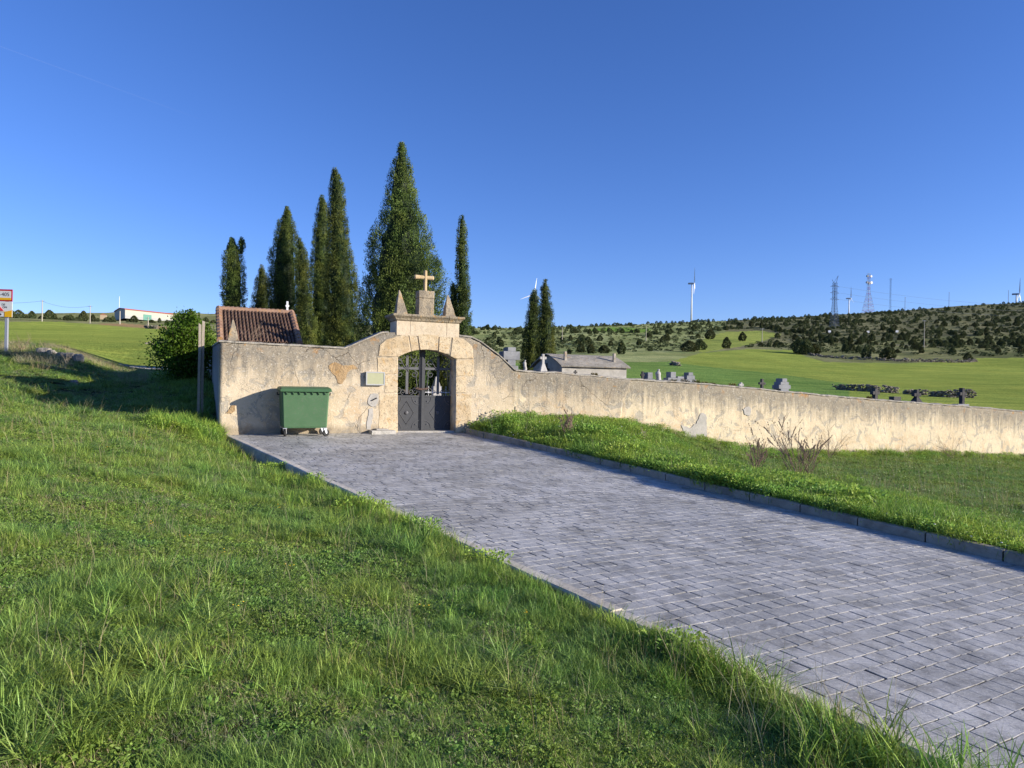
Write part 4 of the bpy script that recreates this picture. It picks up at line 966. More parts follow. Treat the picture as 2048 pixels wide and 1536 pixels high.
def stepped(ws, hs, dep):
    def f(r, H):
        z = H
        for i, (w, h) in enumerate(zip(ws, hs)):
            z0 = z - h if i < len(ws) - 1 else 0
            r.box(-w / 2, w / 2, -dep / 2 - i * .004, dep / 2 + i * .004, z0 + .001, z); z = z0
    return f
def figure(h, w):
    def f(r, H):
        rg = []
        for f_, q in ((0, .9), (.25, .85), (.5, .8), (.7, .95), (.8, .7), (.84, .32), (.88, .42), (.94, .46), (.985, .3), (1, .05)):
            z = H - h + h * f_; rg.append([(w * q * math.cos(a) * .5 + .02 * math.sin(f_ * 7), w * q * .42 * math.sin(a), z) for a in np.linspace(0, 2 * math.pi, 11)[:-1]])
        r.rings(rg); r.box(-w * .6, w * .6, -w * .5, w * .5, 0, H - h)
    return f
tomb('gravestone', 'large grey stepped granite cross standing right of the gate arch shoulder', 1019, 695, 3.0, stepped((.30, .62, .30, .50), (.14, .30, .20, 1), .42), 'granite', 'gravestone')
tomb('statue', 'small white hooded statue left of the two joined cypresses', 1050, 720, 4.0, figure(.42, .16), 'whitestone', 'statue')
tomb('stone_cross', 'pale stone cross with round ends beside the mausoleum gable', 1086, 708, 4.0, cross(.26, .2, .10, .10, .14, .10), 'whitestone', 'cross')
tomb('iron_cross', 'tiny black cross in front of the mausoleum wall', 1151, 740, 1.4, cross(.14, .1, .05, .05, 0, .05), 'darkstone', 'cross')
tomb('grave_cross', 'black cross, leftmost of the markers right of the mausoleum', 1285, 743, 2.2, cross(.16, .1, .07, .08, 0, .09), 'darkstone', 'cross')
tomb('gravestone', 'grey square headstone with a lower side block next to the black cross', 1296, 745, 2.4, stepped((.22, .44), (.24, 1), .30), 'granite', 'gravestone')
tomb('statue', 'pale robed statue between grey gravestones on the long wall line', 1317, 738, 2.4, figure(.55, .24), 'whitestone', 'statue')
tomb('gravestone', 'grey blocky cross headstone right of the robed statue', 1342, 744, 2.6, stepped((.24, .48), (.22, 1), .30), 'granite', 'gravestone')
tomb('gravestone', 'low wide grey headstone between two taller stepped ones', 1357, 753, 2.6, stepped((.30, .40), (.10, 1), .30), 'granite', 'gravestone')
tomb('gravestone', 'three stepped grey headstone above dry plants on the wall', 1377, 745, 2.6, stepped((.22, .38, .52), (.12, .15, 1), .30), 'granite', 'gravestone')
tomb('grave_cross', 'tiny white cross alone on the long wall line', 1482, 765, 1.2, cross(.22, .1, .08, .08, 0, .05), 'whitestone', 'cross')
tomb('grave_cross', 'small dark rusty cross left of the big grey headstone', 1524, 758, 1.6, cross(.30, .1, .10, .09, 0, .13), 'darkstone', 'cross')
tomb('gravestone', 'big grey headstone shaped as a stepped cross beside the rusty cross', 1563, 757, 2.0, stepped((.26, .44, .62, .42), (.14, .12, .16, 1), .36), 'granite', 'gravestone')
tomb('grave_cross', 'dark stone cross with a dry bush at its foot', 1750, 777, 1.6, cross(.42, .1, .17, .14, 0, .12), 'darkstone', 'cross')
tomb('gravestone', 'low flat dark slab top between two dark crosses', 1790, 793, 1.6, stepped((.45,), (1,), .25), 'darkstone', 'gravestone')
tomb('grave_cross', 'dark cross with a flared foot, middle of the three right crosses', 1833, 779, 1.8, cross(.46, .1, .16, .15, .24, .16), 'darkstone', 'cross')
tomb('grave_cross', 'tallest dark cross at the far right of the long wall', 1924, 776, 1.6, cross(.46, .1, .17, .14, 0, .20), 'darkstone', 'cross')
tomb('gravestone', 'pale flat slab under the tallest dark cross', 1921, 808, .9, stepped((.75,), (1,), .3), 'granite', 'gravestone')
def mausoleum():
    off = 5.0; s0, ze = fs(1124, 734, off); s1, _ = fs(1253, 738, off); _, zr = fs(1180, 713, off + 1.3); W = 2.6
    base = fw(s0, off); g = gz(base.x, base.y) - .4
    r = empty('mausoleum', (base.x, base.y, 0), TH, 'low plastered burial vault with a shallow curved stone roof beyond the wall', 'mausoleum')
    L = s1 - s0; rise = zr - ze; mb = MB(); mb.box(0, L, 0, W, g, ze)
    mb.build('wall', M['cement'], r)
    for x in (.0, L - .2):
        gb = MB()
        pts = [(W * t, ze + (rise - .05) * (1 - abs(2 * t - 1) ** 1.35)) for t in np.linspace(0, 1, 15)]
        v = [(x, a, b) for a, b in pts] + [(x + .2, a, b) for a, b in pts]; n = len(pts)
        gb.add(v, [tuple(range(n)), tuple(range(2 * n - 1, n - 1, -1))] + [(i, i + 1, n + i + 1, n + i) for i in range(n - 1)] + [(0, n, 2 * n - 1, n - 1)])
        fixn(gb.build('gable', M['cement'], r))
    rf = MB(); v = []; n = 17; xs = np.linspace(-.1, L + .12, 14)
    for x in xs:
        for t in np.linspace(0, 1, n): v.append((x, -.12 + (W + .24) * t, ze + .01 + rise * (1 - abs(2 * t - 1) ** 1.35) + random.uniform(-.006, .006)))
    f = [(i * n + k, (i + 1) * n + k, (i + 1) * n + k + 1, i * n + k + 1) for i in range(len(xs) - 1) for k in range(n - 1)]
    rf.add(v, f); o = rf.build('curved_roof', M['coping'], r); so = o.modifiers.new('s', 'SOLIDIFY'); so.thickness = .045; so.offset = 1
    for x in (.35, L - .35): ch = MB(); ch.box(x - .05, x + .05, .35, .45, ze + .1, zr + .12); ch.build('roof_post', M['coping'], r)
    cr_ = MB(); cr_.box(-.03, -.003, W / 2 - .04, W / 2 + .04, ze - 1.0, ze + .18); cr_.box(-.028, -.0035, W / 2 - .22, W / 2 + .22, ze - .12, ze - .04); cr_.build('cross_relief', M['darkstone'], r)
mausoleum()
# tomb with white railing and dead shrub seen through the gate
def inside():
    s, z = fs(886, 790, 4.2); w = fw(s, 4.2); g = gz(w.x, w.y) - .1
    r = empty('white_tomb', (w.x, w.y, g), TH, 'white marble tomb with a low scrolled railing seen through the right gate leaf', 'tomb')
    b = MB(); b.box(-.55, .75, .3, 1.9, 0, .75); b.box(.02, .34, 1.2, 1.5, .75, 1.25); b.rings([b.rect(.06, .30, 1.2, 1.5, 1.252), b.rect(.14, .22, 1.3, 1.4, 1.6)]); b.build('tomb_body', M['whitestone'], r, bevel=.015)
    f = MB(); f.box(-.6, .8, .20, .23, 1.02, 1.05); f.box(-.6, .8, .2, .23, .45, .48)
    for k in range(9):
        x = -.55 + k * .162
        f.tube([(x + .07 * math.cos(a), .215, .78 + .14 * math.sin(a)) for a in np.linspace(0, 2 * math.pi, 13)], .010, 5); f.tube([(x + .08, .215, .46), (x + .08, .215, 1.25)], .012, 5)
    f.build('railing', M['white'], r)
inside()
def twigs(name, label, x, yb, d, h, spread, n=14, mat='dry', seedheads=True, cat='dry weed', rad=.006, base_z=None, seed=0, droop=0):
    rd = random.Random(seed); b = P(x, yb, d); z0 = gz(b.x, b.y) if base_z is None else base_z
    mb = MB(); sh = MB()
    def grow(p, dirv, L, r, lev):
        pts = [p]; q = Vector(p); dv = Vector(dirv)
        for k in range(5):
            dv = (dv + Vector((rd.uniform(-.14, .14), rd.uniform(-.14, .14), rd.uniform(-.03, .12) - droop * k * .08))).normalized(); q = q + dv * L / 5; pts.append(q.copy())
        mb.tube(pts, [r * (1 - .13 * k) for k in range(6)], 4)
        if seedheads and lev < 2 and L > .25:
            for k in range(14):
                f = 3 + 1.95 * k / 14; c = pts[int(f)].lerp(pts[int(f) + 1], f - int(f)) + Vector((rd.uniform(-.008, .008), rd.uniform(-.008, .008), 0)); sh.tube([c - Vector((0, 0, .014)), c + Vector((0, 0, .014))], [.014, .006], 5)
        if lev < 2:
            for k in range(2, 6):
                for _ in range(1 if lev else 2):
                    if rd.random() < .75:
                        a = rd.uniform(0, 6.28); nd = (dv + Vector((math.cos(a), math.sin(a), rd.uniform(0, .5))) * .75).normalized(); grow(pts[k - 1], nd, L * rd.uniform(.35, .6), r * .6, lev + 1)
        elif seedheads and rd.random() < .8:
            e = pts[-1]
            for k in range(4): c = pts[-1 - (k // 2)] + Vector((rd.uniform(-.01, .01),) * 3); sh.tube([c - dv * .016, c + Vector((rd.uniform(-.012, .012), rd.uniform(-.012, .012), 0)) + dv * .016], [.009, .003], 5)
    for i in range(n):
        a = rd.uniform(0, 6.28); t = rd.random() ** .6 * spread; grow(Vector((rd.uniform(-.05, .05), rd.uniform(-.05, .05), -.03)), (math.cos(a) * t, math.sin(a) * t, 1), h * rd.uniform(.6, 1.0), rad, 0 if i < n * .5 else 1)
    if sh.v: mb.add(sh.v, sh.f)
    o = mb.build(name, M[mat], None, loc=(b.x, b.y, z0)); return tag(o, label, cat)
twigs('dry_weed', 'tall dry brown weed with seed heads in front of the long wall, the highest one', 1603, 972, 16.5, 1.45, .95, 10, seed=3, rad=.009)
twigs('dry_weed', 'dry brown branching weed left of the tallest weed', 1512, 935, 18.0, 1.0, .75, 8, seed=5, rad=.007)
twigs('dry_weed', 'dry weed with curved stalks near the foot of the wall by the gate end', 1135, 892, 18.6, .95, .8, 6, seed=8, rad=.006)
twigs('dry_weed', 'thin dry bramble tangle against the right part of the long wall', 1905, 915, 28.5, 1.15, 1.0, 12, seedheads=False, seed=9, rad=.005, droop=.8)
twigs('dry_weed', 'reddish leafless bramble right behind the tallest dry weed', 1660, 912, 25.5, 1.3, .9, 12, seedheads=False, seed=12, rad=.006, droop=.5)
twigs('dry_weed', 'single pale dry stalk in the middle of the right verge', 1287, 890, 19.5, .6, .15, 2, mat='drypale', seedheads=False, seed=13)
twigs('dry_weed', 'dry leafless sapling on the left bank below the rocks', 130, 742, 29, .9, .5, 5, mat='drypale', seedheads=False, seed=15)
twigs('dry_weed', 'bare twigs on the rocky edge beside the road sign post', 42, 700, 33.5, 1.0, .7, 6, seedheads=False, seed=16)
s_, z_ = fs(497, 684, .3); w_ = fw(s_, .3)
twigs('climber_stem', 'leafless reddish vine stems arching over the wall top by the corner finial', 497, 684, w_.y, .75, 1.0, 5, seedheads=False, base_z=z_ - .05, seed=21, droop=.6, cat='vine')
s_, z_ = fs(835, 790, 2.2); w_ = fw(s_, 2.2)
twigs('dead_shrub', 'dead brown shrub seen through the gate grille', 832, 800, w_.y, 1.3, .6, 12, seed=22, cat='shrub', rad=.012)
# plants rooted in the wall top
def wall_plants():
    for i, (x, y, w, h, lab) in enumerate(((1346, 766, 14, 7, 'left'), (1368, 768, 20, 16, 'bushiest'), (1392, 768, 16, 10, 'middle'), (1409, 771, 14, 8, 'small dark'), (1424, 772, 12, 8, 'last'), (1464, 775, 16, 10, 'lone'), (1496, 779, 8, 5, 'tiny'), (1738, 799, 12, 8, 'right'), (1188, 753, 12, 6, 'mausoleum side'))):
        s, z = fs(x, y, .12); n = 420; k = w * fw(s).y / FPX
        a = rng.random(n) * 6.28; D = np.c_[np.cos(a) * .9, np.sin(a) * .5 - .25, rng.uniform(-.5, 1.0, n)]; D /= np.linalg.norm(D, axis=1)[:, None]
        Pn = D * (rng.random(n) * k * .55)[:, None] * np.array([1.15, .5, .75]); V, F = diamonds(Pn, D, rng.uniform(.03, .07, n), rng.uniform(.006, .012, n))
        w_ = fw(s, .12, z + .03)
        o = quads('wall_plant', V, F, M['wallplant'], {'tint': np.repeat(rng.random(n) * .9, 4)}, loc=w_, rz=TH)
        tag(o, {'left': 'brownish tuft on the wall top under the robed statue end', 'bushiest': 'bushiest brown green plant hanging over the long wall top', 'middle': 'dry tuft on the wall top just right of the bushiest plant', 'small dark': 'small dark tuft fourth along the wall top cluster', 'last': 'last tuft of the wall top cluster by the bare sticks', 'lone': 'lone dry tuft on the wall top left of the tiny white cross', 'tiny': 'tiny tuft on the wall just right of the tiny white cross', 'right': 'dry brown bush on the wall beside the dark stone cross', 'mausoleum side': 'small tuft on the coping in front of the mausoleum'}[lab], 'plant', 'small plants rooted in the wall top')
M['wallplant'] = foliage('dry_wall_plant', (.07, .075, .02), (.26, .17, .06), .2, .8)
wall_plants()
# ------------------------------------------------------------------ rocks
def rock_bm(seed, sx, sy, sz, sub=2):
    import bmesh
    bm = bmesh.new(); bmesh.ops.create_icosphere(bm, subdivisions=sub, radius=1); rd = np.random.default_rng(seed); ph = rd.random(6) * 9
    for v in bm.verts:
        p = v.co; k = 1 + .22 * math.sin(p.x * 2.3 + ph[0]) * math.cos(p.y * 2.9 + ph[1]) + .16 * math.sin(p.z * 4.1 + ph[2] + p.x * 3) + rd.normal() * .04
        v.co = Vector((max(-.8, min(.8, p.x * k)) * sx, max(-.85, min(.85, p.y * k)) * sy, max(-.75, min(.7, p.z * k)) * sz))
    me = bpy.data.meshes.new('rock'); bm.to_mesh(me); bm.free(); return me
def rocks():
    lst = ((88, 694, 33, .36, .22, 'flat pale boulder at the left end of the rocky edge'), (104, 699, 32.8, .25, .18, 'second boulder from the left on the rocky edge'), (122, 703, 32.6, .25, .16, 'low rock half sunk in grass in the middle of the rocky edge'),
           (140, 704, 32.5, .26, .26, 'grey rock left of the biggest boulder on the bank'), (158, 706, 32.3, .34, .34, 'biggest pale boulder at the right end of the rocky edge'), (148, 744, 25, .16, .12, 'single white stone lying in the lit grass below the rocks'),
           (250, 737, 43, .35, .2, 'pile edge rock at the start of the gravel track'))
    for i, (x, y, d, sx, sz, lab) in enumerate(lst):
        p = P(x, y, d); z = gz(p.x, p.y); me = rock_bm(40 + i, sx, sx * .7, sz); o = link_mesh('rock', me, M['rubblel'], loc=(p.x, p.y, z + sz * .35), rz=i * 1.3); tag(o, lab, 'rock', 'loose rocks on the left bank')
M['rubblel'] = stone_mat('pale_rock', (.25, .225, .19), (.40, .365, .315), .5, .05, .3, .03)
rocks()
def stone_wall(name, label, pts, h, n_per_m, size, cat='dry stone wall', pile=False):
    """pts: list of (x, y, d) along the foot; one mesh of many stones"""
    import bmesh
    Vs = []; Fs = []; nb = 0; mes = [rock_bm(70 + k, 1, 1, 1, 1) for k in range(4)]
    tv = [(np.array([v.co[:] for v in m.vertices]), np.array([p.vertices[:] for p in m.polygons])) for m in mes]
    W = [P(*p) for p in pts]
    for a, b in zip(W[:-1], W[1:]):
        L = math.hypot(b.x - a.x, b.y - a.y); n = int(L * n_per_m)
        for i in range(n):
            t = rng.random(); X = a.x + (b.x - a.x) * t + rng.normal() * .22; Y = a.y + (b.y - a.y) * t + rng.normal() * .22
            hh = h * (.6 + .8 * float(vnoise(np.array([X * .4]), np.array([Y * .4]), 3)[0])); z = gz(X, Y) + hh * rng.random() ** 1.2
            v, f = tv[rng.integers(4)]; s = size * rng.uniform(.55, 1.2); a_ = rng.random() * 6.28
            q = v * np.array([s, s * .8, s * .62]); q = np.c_[q[:, 0] * math.cos(a_) - q[:, 1] * math.sin(a_) + X, q[:, 0] * math.sin(a_) + q[:, 1] * math.cos(a_) + Y, q[:, 2] + z]
            Vs.append(q); Fs.append(f + nb); nb += len(q)
    for m in mes: bpy.data.meshes.remove(m)
    tag(quads(name, np.concatenate(Vs), np.concatenate(Fs), M['rubble']), label, cat)
stone_wall('stone_wall', 'dark rubble wall, left and highest of the broken walls in the green field', [(1672, 771, 97), (1700, 772, 96), (1735, 775, 95), (1762, 778, 94)], .8, 70, .2)
stone_wall('stone_wall', 'short chunky stretch of rubble wall between two longer ones in the field', [(1768, 780, 93), (1794, 781, 93)], .9, 80, .2)
stone_wall('stone_wall', 'low crumbled stretch of rubble wall, third from the left in the field', [(1808, 782, 91), (1855, 785, 90)], .65, 60, .2)
stone_wall('stone_wall', 'dark rubble wall, right end of the broken walls near the tall cross', [(1860, 788, 87), (1895, 790, 86), (1915, 791, 86), (1945, 794, 86)], .8, 70, .2)
stone_wall('stone_wall', 'long curved terrace wall of grey stones around the lone juniper on the slope', [(1618, 715, 255), (1660, 721, 243), (1720, 724, 238), (1800, 725, 235), (1900, 722, 240), (1952, 718, 250)], 1.0, 5.5, .5)
stone_wall('stone_pile', 'heap of rubble at the corner of the dark green parcel', [(1345, 723, 152), (1358, 725, 150)], .7, 16, .4, 'stone pile')
stone_wall('stone_pile', 'gravel heap beside the shrub at the far edge of the left field', [(290, 661, 230), (312, 662, 228)], 1.0, 14, .5, 'stone pile')
stone_wall('stone_wall', 'thin line of stones along the grey track right of the shrub on the left', [(380, 694, 62), (300, 706, 60)], .25, 12, .2)
# ------------------------------------------------------------------ warehouse and far structures
def warehouse():
    A = P(250, 634, 590); B = P(345, 640, 629); Cc = P(229, 635, 615); up = 16.5 / FPX * 590
    r = empty('warehouse', (A.x, A.y, A.z), 0, 'long cream farm warehouse with a red roof edge and green door on the left horizon', 'building')
    a = Vector((0, 0, -1)); b = Vector((B.x - A.x, B.y - A.y, -1)); c = Vector((Cc.x - A.x, Cc.y - A.y, -1)); U_ = Vector((0, 0, up + 1)); mid = (a + c) / 2; rdg = Vector((0, 0, up + 2.8))
    mb = MB(); mb.add([a, b, b + c - a, c, a + U_, b + U_, b + c - a + U_, c + U_, mid + rdg, mid + (b - a) + rdg], [(0, 1, 5, 4), (1, 2, 6, 9, 5), (2, 3, 7, 6), (3, 0, 4, 8, 7)])
    fixn(mb.build('wall', simple('cream_cladding', (.42, .40, .33), .7, .06, .3), r))
    rf = MB(); o = Vector((0, 0, .15)); e = (b - a).normalized() * .6; k = (a - c).normalized() * .8
    rf.add([a + U_ + o - e + k, b + U_ + o + e + k, mid + (b - a) + rdg + o + e, mid + rdg + o - e, c + U_ + o - e - k, b + c - a + U_ + o + e - k], [(0, 1, 2, 3), (3, 2, 5, 4)])
    q = rf.build('roof', simple('red_sheet_roof', (.36, .09, .07), .6, .1, .5), r); so = q.modifiers.new('s', 'SOLIDIFY'); so.thickness = .7
    dn = (b - a); nrm = Vector((dn.y, -dn.x, 0)).normalized() * .15
    if nrm.y > 0: nrm = -nrm
    d = MB(); t0, t1 = .37, .54; p0 = a + dn * t0 + nrm; p1 = a + dn * t1 + nrm; d.add([p0, p1, p1 + Vector((0, 0, 4.8)), p0 + Vector((0, 0, 4.8))], [(0, 1, 2, 3)])
    q = d.build('door', simple('green_door', (.10, .26, .20), .6), r); so = q.modifiers.new('s', 'SOLIDIFY'); so.thickness = .1
    g = MB(); p0 = a + nrm * .6; p1 = b + nrm * .6; h = Vector((0, 0, 2.6))
    for u0, u1 in ((0, .365), (.545, 1)): q0 = p0 + dn * u0; q1 = p0 + dn * u1; g.add([q0, q1, q1 + h, q0 + h], [(0, 1, 2, 3)])
    q = g.build('base_course', simple('grey_blockwork', (.36, .36, .34), .8), r); so = q.modifiers.new('s', 'SOLIDIFY'); so.thickness = .1
warehouse()
def far_house():
    p = P(207, 636, 640); r = empty('farmhouse', (p.x, p.y, gz(p.x, p.y)), .4, 'tiny farmhouse with reddish roof among trees left of the warehouse', 'building')
    b = MB(); b.box(-2.5, 2.5, -2, 2, -1, 3.4); b.build('wall', simple('ochre_wall', (.42, .33, .22), .9), r)
    b = MB(); b.prism([(-2.9, 3.42), (2.9, 3.42), (0, 4.8)], -2.3, 2.3); fixn(b.build('roof', simple('far_tile', (.34, .15, .09), .9), r))
far_house()
def pole(x, yt, yb, d, label, r=.16, arm=True, mat='concrete', cat='utility pole', group='utility poles across the fields'):
    p = P(x, yb, d); z0 = gz(p.x, p.y); t = P(x, yt, d); H = t.z - z0; mb = MB()
    mb.tube([(0, 0, -1), (0, 0, H)], [r, r * .65], 8)
    root = empty('utility_pole', (p.x, p.y, z0), 0, label, cat, group); mb.build('shaft', M[mat], root)
    if arm: a = MB(); a.box(-.9, .9, -.06, .06, H - .5, H - .36); a.build('crossarm', M['zinc'], root)
    return root
M['polem'] = simple('pale_concrete_pole', (.42, .38, .30), .8)
pl = [pole(84, 600, 642, 290, 'tall utility pole, leftmost on the far edge of the left field', .24, mat='polem'), pole(180, 611, 646, 300, 'utility pole second from the left, left of the warehouse', .2, mat='polem'),
      pole(239.5, 622, 649, 300, 'thick pale pole in front of the warehouse gable', .3, False, 'polem'), pole(296, 634, 656, 260, 'short pole with a T arm between the warehouse and the shrub', .22, True, 'polem'),
      pole(1124.5, 654, 678, 330, 'thin pole on the slope right of the joined cypresses', .18, True, 'polem'), pole(1292, 653, 679, 330, 'pale yellow pole in the middle of the open slope', .2, False, 'polem'),
      pole(1524, 656, 691, 320, 'pole with crossarm by the dirt track on the slope', .2, True, 'polem'), pole(1848.5, 640, 679, 330, 'tall thin pale pole in front of the scrub on the right hillside', .2, True, 'polem'),
      pole(1898, 584, 603, 720, 'small pole on the right skyline, middle one', .25, True, 'greysteel'), pole(1810, 594, 611, 720, 'small pole on the right skyline left of the others', .25, True, 'greysteel'), pole(2016.5, 580, 606, 720, 'small pole on the skyline beside the rightmost wind turbine', .25, False, 'greysteel')]
p = P(238, 634, 612); mb = MB(); mb.tube([(0, 0, 0), (0, 0, P(238, 593, 612).z - p.z)], .22, 6); tag(mb.build('mast', M['white'], None, loc=p), 'thin white mast rising behind the warehouse gable', 'mast')
def turbine(hx, hy, d, yaw, a0, label, ybase, blade=39):
    h = P(hx, hy, d); z0 = gz(h.x, h.y) - 2; ax = Vector((math.sin(yaw), -math.cos(yaw), 0))      # rotor axis, points upwind
    r = empty('wind_turbine', (h.x - ax.x * 6, h.y - ax.y * 6, z0), 0, label, 'wind turbine', 'wind turbines on the ridge'); H = h.z - z0
    t = MB(); t.tube([(0, 0, 0), (0, 0, H - 1.5)], [2.3, 1.3], 14); t.build('tower', M['white'], r, smooth=True)
    n = MB(); c = Vector((0, 0, H)); sd = Vector((-ax.y, ax.x, 0)) * 1.9; up = Vector((0, 0, 1.9)); rg = []
    for k, f in ((-9, .75), (-8, 1), (3, 1), (4.6, .8)): q = c + ax * k; rg.append([q + (sd + up) * f, q + (-sd + up) * f, q + (-sd - up) * f, q + (sd - up) * f])
    n.rings(rg); fixn(n.build('nacelle', simple('nacelle_grey', (.30, .33, .38), .6), r))
    hub = MB(); hc = c + ax * 6; s2 = Vector((-ax.y, ax.x, 0)); hub.tube([hc - ax * 1.3, hc, hc + ax * 1.6], [1.4, 1.5, .4], 10); ho = hub.build('hub', M['white'], r, smooth=True)
    for k in range(3):
        a = R(a0 + 120 * k); dv = s2 * math.sin(a) + Vector((0, 0, 1)) * math.cos(a); cv = ax.cross(dv); b = MB(); rg = []
        for f, ch, th in ((.02, 1.0, 1.0), (.08, 1.1, .9), (.2, 2.0, .5), (.45, 1.5, .3), (.75, 1.0, .2), (1, .3, .08)):
            q = hc + dv * blade * f; w = (cv * .8 + ax * .6).normalized() * ch; t_ = (ax * .8 - cv * .6).normalized() * th; rg.append([q + w, q + t_, q - w, q - t_])
        b.rings(rg); fixn(b.build('blade', M['white'], ho))
turbine(1389, 567, 1700, R(78), 3, 'full white wind turbine standing alone on the ridge right of centre', 640)
turbine(1069, 588, 1750, R(20), 8, 'white wind turbine mostly hidden behind the two joined cypresses', 640, 40)
turbine(1702, 597, 2300, R(80), 2, 'distant wind turbine between the pylon and the red white tower', 620, 39)
turbine(2039, 588, 1700, R(62), -10, 'rightmost wind turbine cut by the edge of the frame', 606, 39)
def lattice(name, x, yt, yb, d, wb, wt, nseg, label, cat, mats, r=.12, arms=(), dishes=(), horns=False):
    p = P(x, yb, d); z0 = gz(p.x, p.y); H = P(x, yt, d).z - z0; root = empty(name, (p.x, p.y, z0), .3, label, cat)
    multi = len(mats) > 1; seg = [MB() for _ in (range(nseg) if multi else mats)]
    wd = lambda f: wb + (wt - wb) * min(1, f / .55) if wb > wt else wb
    for i in range(nseg):
        f0, f1 = i / nseg, (i + 1) / nseg; a, b = wd(f0) / 2, wd(f1) / 2; m = seg[i if multi else 0]
        c0 = [(-a, -a), (a, -a), (a, a), (-a, a)]; c1 = [(-b, -b), (b, -b), (b, b), (-b, b)]
        for k in range(4):
            q = (k + 1) % 4; m.tube([(*c0[k], f0 * H), (*c1[k], f1 * H)], r, 4); m.tube([(*c0[k], f0 * H), (*c1[q], f1 * H)], r * .6, 4); m.tube([(*c0[q], f0 * H), (*c1[k], f1 * H)], r * .6, 4); m.tube([(*c1[k], f1 * H), (*c1[q], f1 * H)], r * .6, 4)
    for q_, m in enumerate(seg): m.build('lattice_section' if multi else 'lattice', M[mats[q_ % len(mats)]], root)
    if arms:
        for f, L in arms: am = MB(); z = f * H; am.tube([(-L, 0, z), (0, 0, z + 1.2)], r * .9, 4); am.tube([(-L, 0, z), (0, 0, z)], r * .9, 4); am.tube([(L, 0, z), (0, 0, z + 1.2)], r * .9, 4); am.tube([(L, 0, z), (0, 0, z)], r * .9, 4); am.build('crossarm', M[mats[0]], root)
        am = MB()
        if horns: am.tube([(-wt / 2, 0, H), (-wt * 1.1, 0, H + 2.2)], r * 1.4, 4); am.tube([(wt / 2, 0, H), (wt * 1.3, 0, H + 5)], r * 1.4, 4); am.tube([(-wt / 2, 0, H), (wt * 1.3, 0, H + 5)], r, 4)
        if am.v: am.build('earth_wire_peak', M[mats[0]], root)
    for f, dx, s in dishes:
        q = MB(); q.tube([(dx, -1.2, f * H), (dx, -.2, f * H), (dx * .7, .3, f * H)], [s, s, s * .3], 12); q.build('dish', M['signwhite' if dx > 0 else 'greysteel'], root)
    return root
lattice('power_pylon', 1668, 566, 672, 470, 4.6, 2.0, 16, 'tall grey lattice power pylon standing on the scrub hillside', 'pylon', ['greysteel'], .11, ((.92, 3.6), (.78, 3.6), (.64, 3.6)), (), True)
lattice('radio_tower', 1736.5, 547, 616, 760, 9, 2.2, 14, 'red and white lattice radio tower with dishes on the ridge', 'tower', ['red', 'signwhite'], .11, (), ((.93, -2.2, 1.2), (.93, 2.4, 1.2), (.77, -2.6, 1.2), (.77, 2.8, 1.5), (.75, 0, 1.2)))
lattice('radio_mast', 1780.5, 557, 608, 780, 1.6, 1.1, 14, 'thin grey lattice mast right of the red and white tower', 'mast', ['greysteel'], .06, ((.97, 2.2), (.6, .9)))
lattice('radio_tower', 435, 612, 640, 900, 5, 1.4, 8, 'tiny red and white mast on the left horizon beside the leftmost cypress', 'tower', ['red', 'signwhite'], .22, (), ((.8, 1.2, 1.2),))
for i, (x, y, lab) in enumerate(((1659, 671, 'small white marker sign at the foot of the pylon'), (1736, 674, 'small white square marker sign in the middle of the scrub hillside'), (1794, 672, 'small white marker sign right of the other two on the hillside'))):
    p = P(x, y, 420); z = gz(p.x, p.y); r_ = empty('marker_sign', (p.x, p.y, z), 0, lab, 'sign', 'white marker signs on the hillside'); b = MB(); b.box(-.8, .8, 0, .05, 1.2, 2.4); b.build('panel', M['white'], r_); b = MB(); b.tube([(0, .1, 0), (0, .1, 2.2)], .06, 5); b.build('post', M['zinc'], r_)
def wire(a, b, sag, r, label):
    pts = [a.lerp(b, t) - Vector((0, 0, sag * 4 * t * (1 - t))) for t in np.linspace(0, 1, 15)]
    mb = MB(); mb.tube(pts, r, 4); tag(mb.build('power_line', M['greysteel']), label, 'cable', 'overhead power lines')
pyl = P(1668, 672, 470)
for k, (f, nm) in enumerate(((.92, 'top'), (.78, 'middle'), (.64, 'lowest'))):
    H = P(1668, 566, 470).z - gz(pyl.x, pyl.y); z = gz(pyl.x, pyl.y) + H * f
    wire(Vector((pyl.x + 3.6, pyl.y, z)), Vector((pyl.x + 330, pyl.y + 160, z + 12)), 6, .045, nm + ' cable leaving the power pylon to the right')
wire(P(84, 602, 290), P(180, 612, 300), 1.5, .05, 'cable between the two poles left of the warehouse')
wire(P(84, 602, 290), P(-80, 598, 280), 1.2, .05, 'cable leaving the leftmost pole to the left')
cm = NT('contrail_ice', 1, 0); cm.col((.8, .8, .8)); tb_ = cm.n('ShaderNodeBsdfTransparent'); mx_ = cm.n('ShaderNodeMixShader', {0: .012}); cm.t.links.new(tb_.outputs[0], mx_.inputs[1]); cm.t.links.new(cm.b.outputs[0], mx_.inputs[2]); cm.t.links.new(mx_.outputs[0], cm.out.inputs[0])
mb = MB(); a = P(-40, 78, 12000); b = P(400, 238, 14000); mb.tube([a.lerp(b, t) for t in np.linspace(0, 1, 12)], [9, 10, 9, 10, 9, 10, 8, 8, 7, 6, 4, 2], 8)
o = mb.build('contrail', cm.m, smooth=True); tag(o, 'faint thin white vapour trail crossing the upper left sky', 'vapour trail'); o.visible_shadow = True
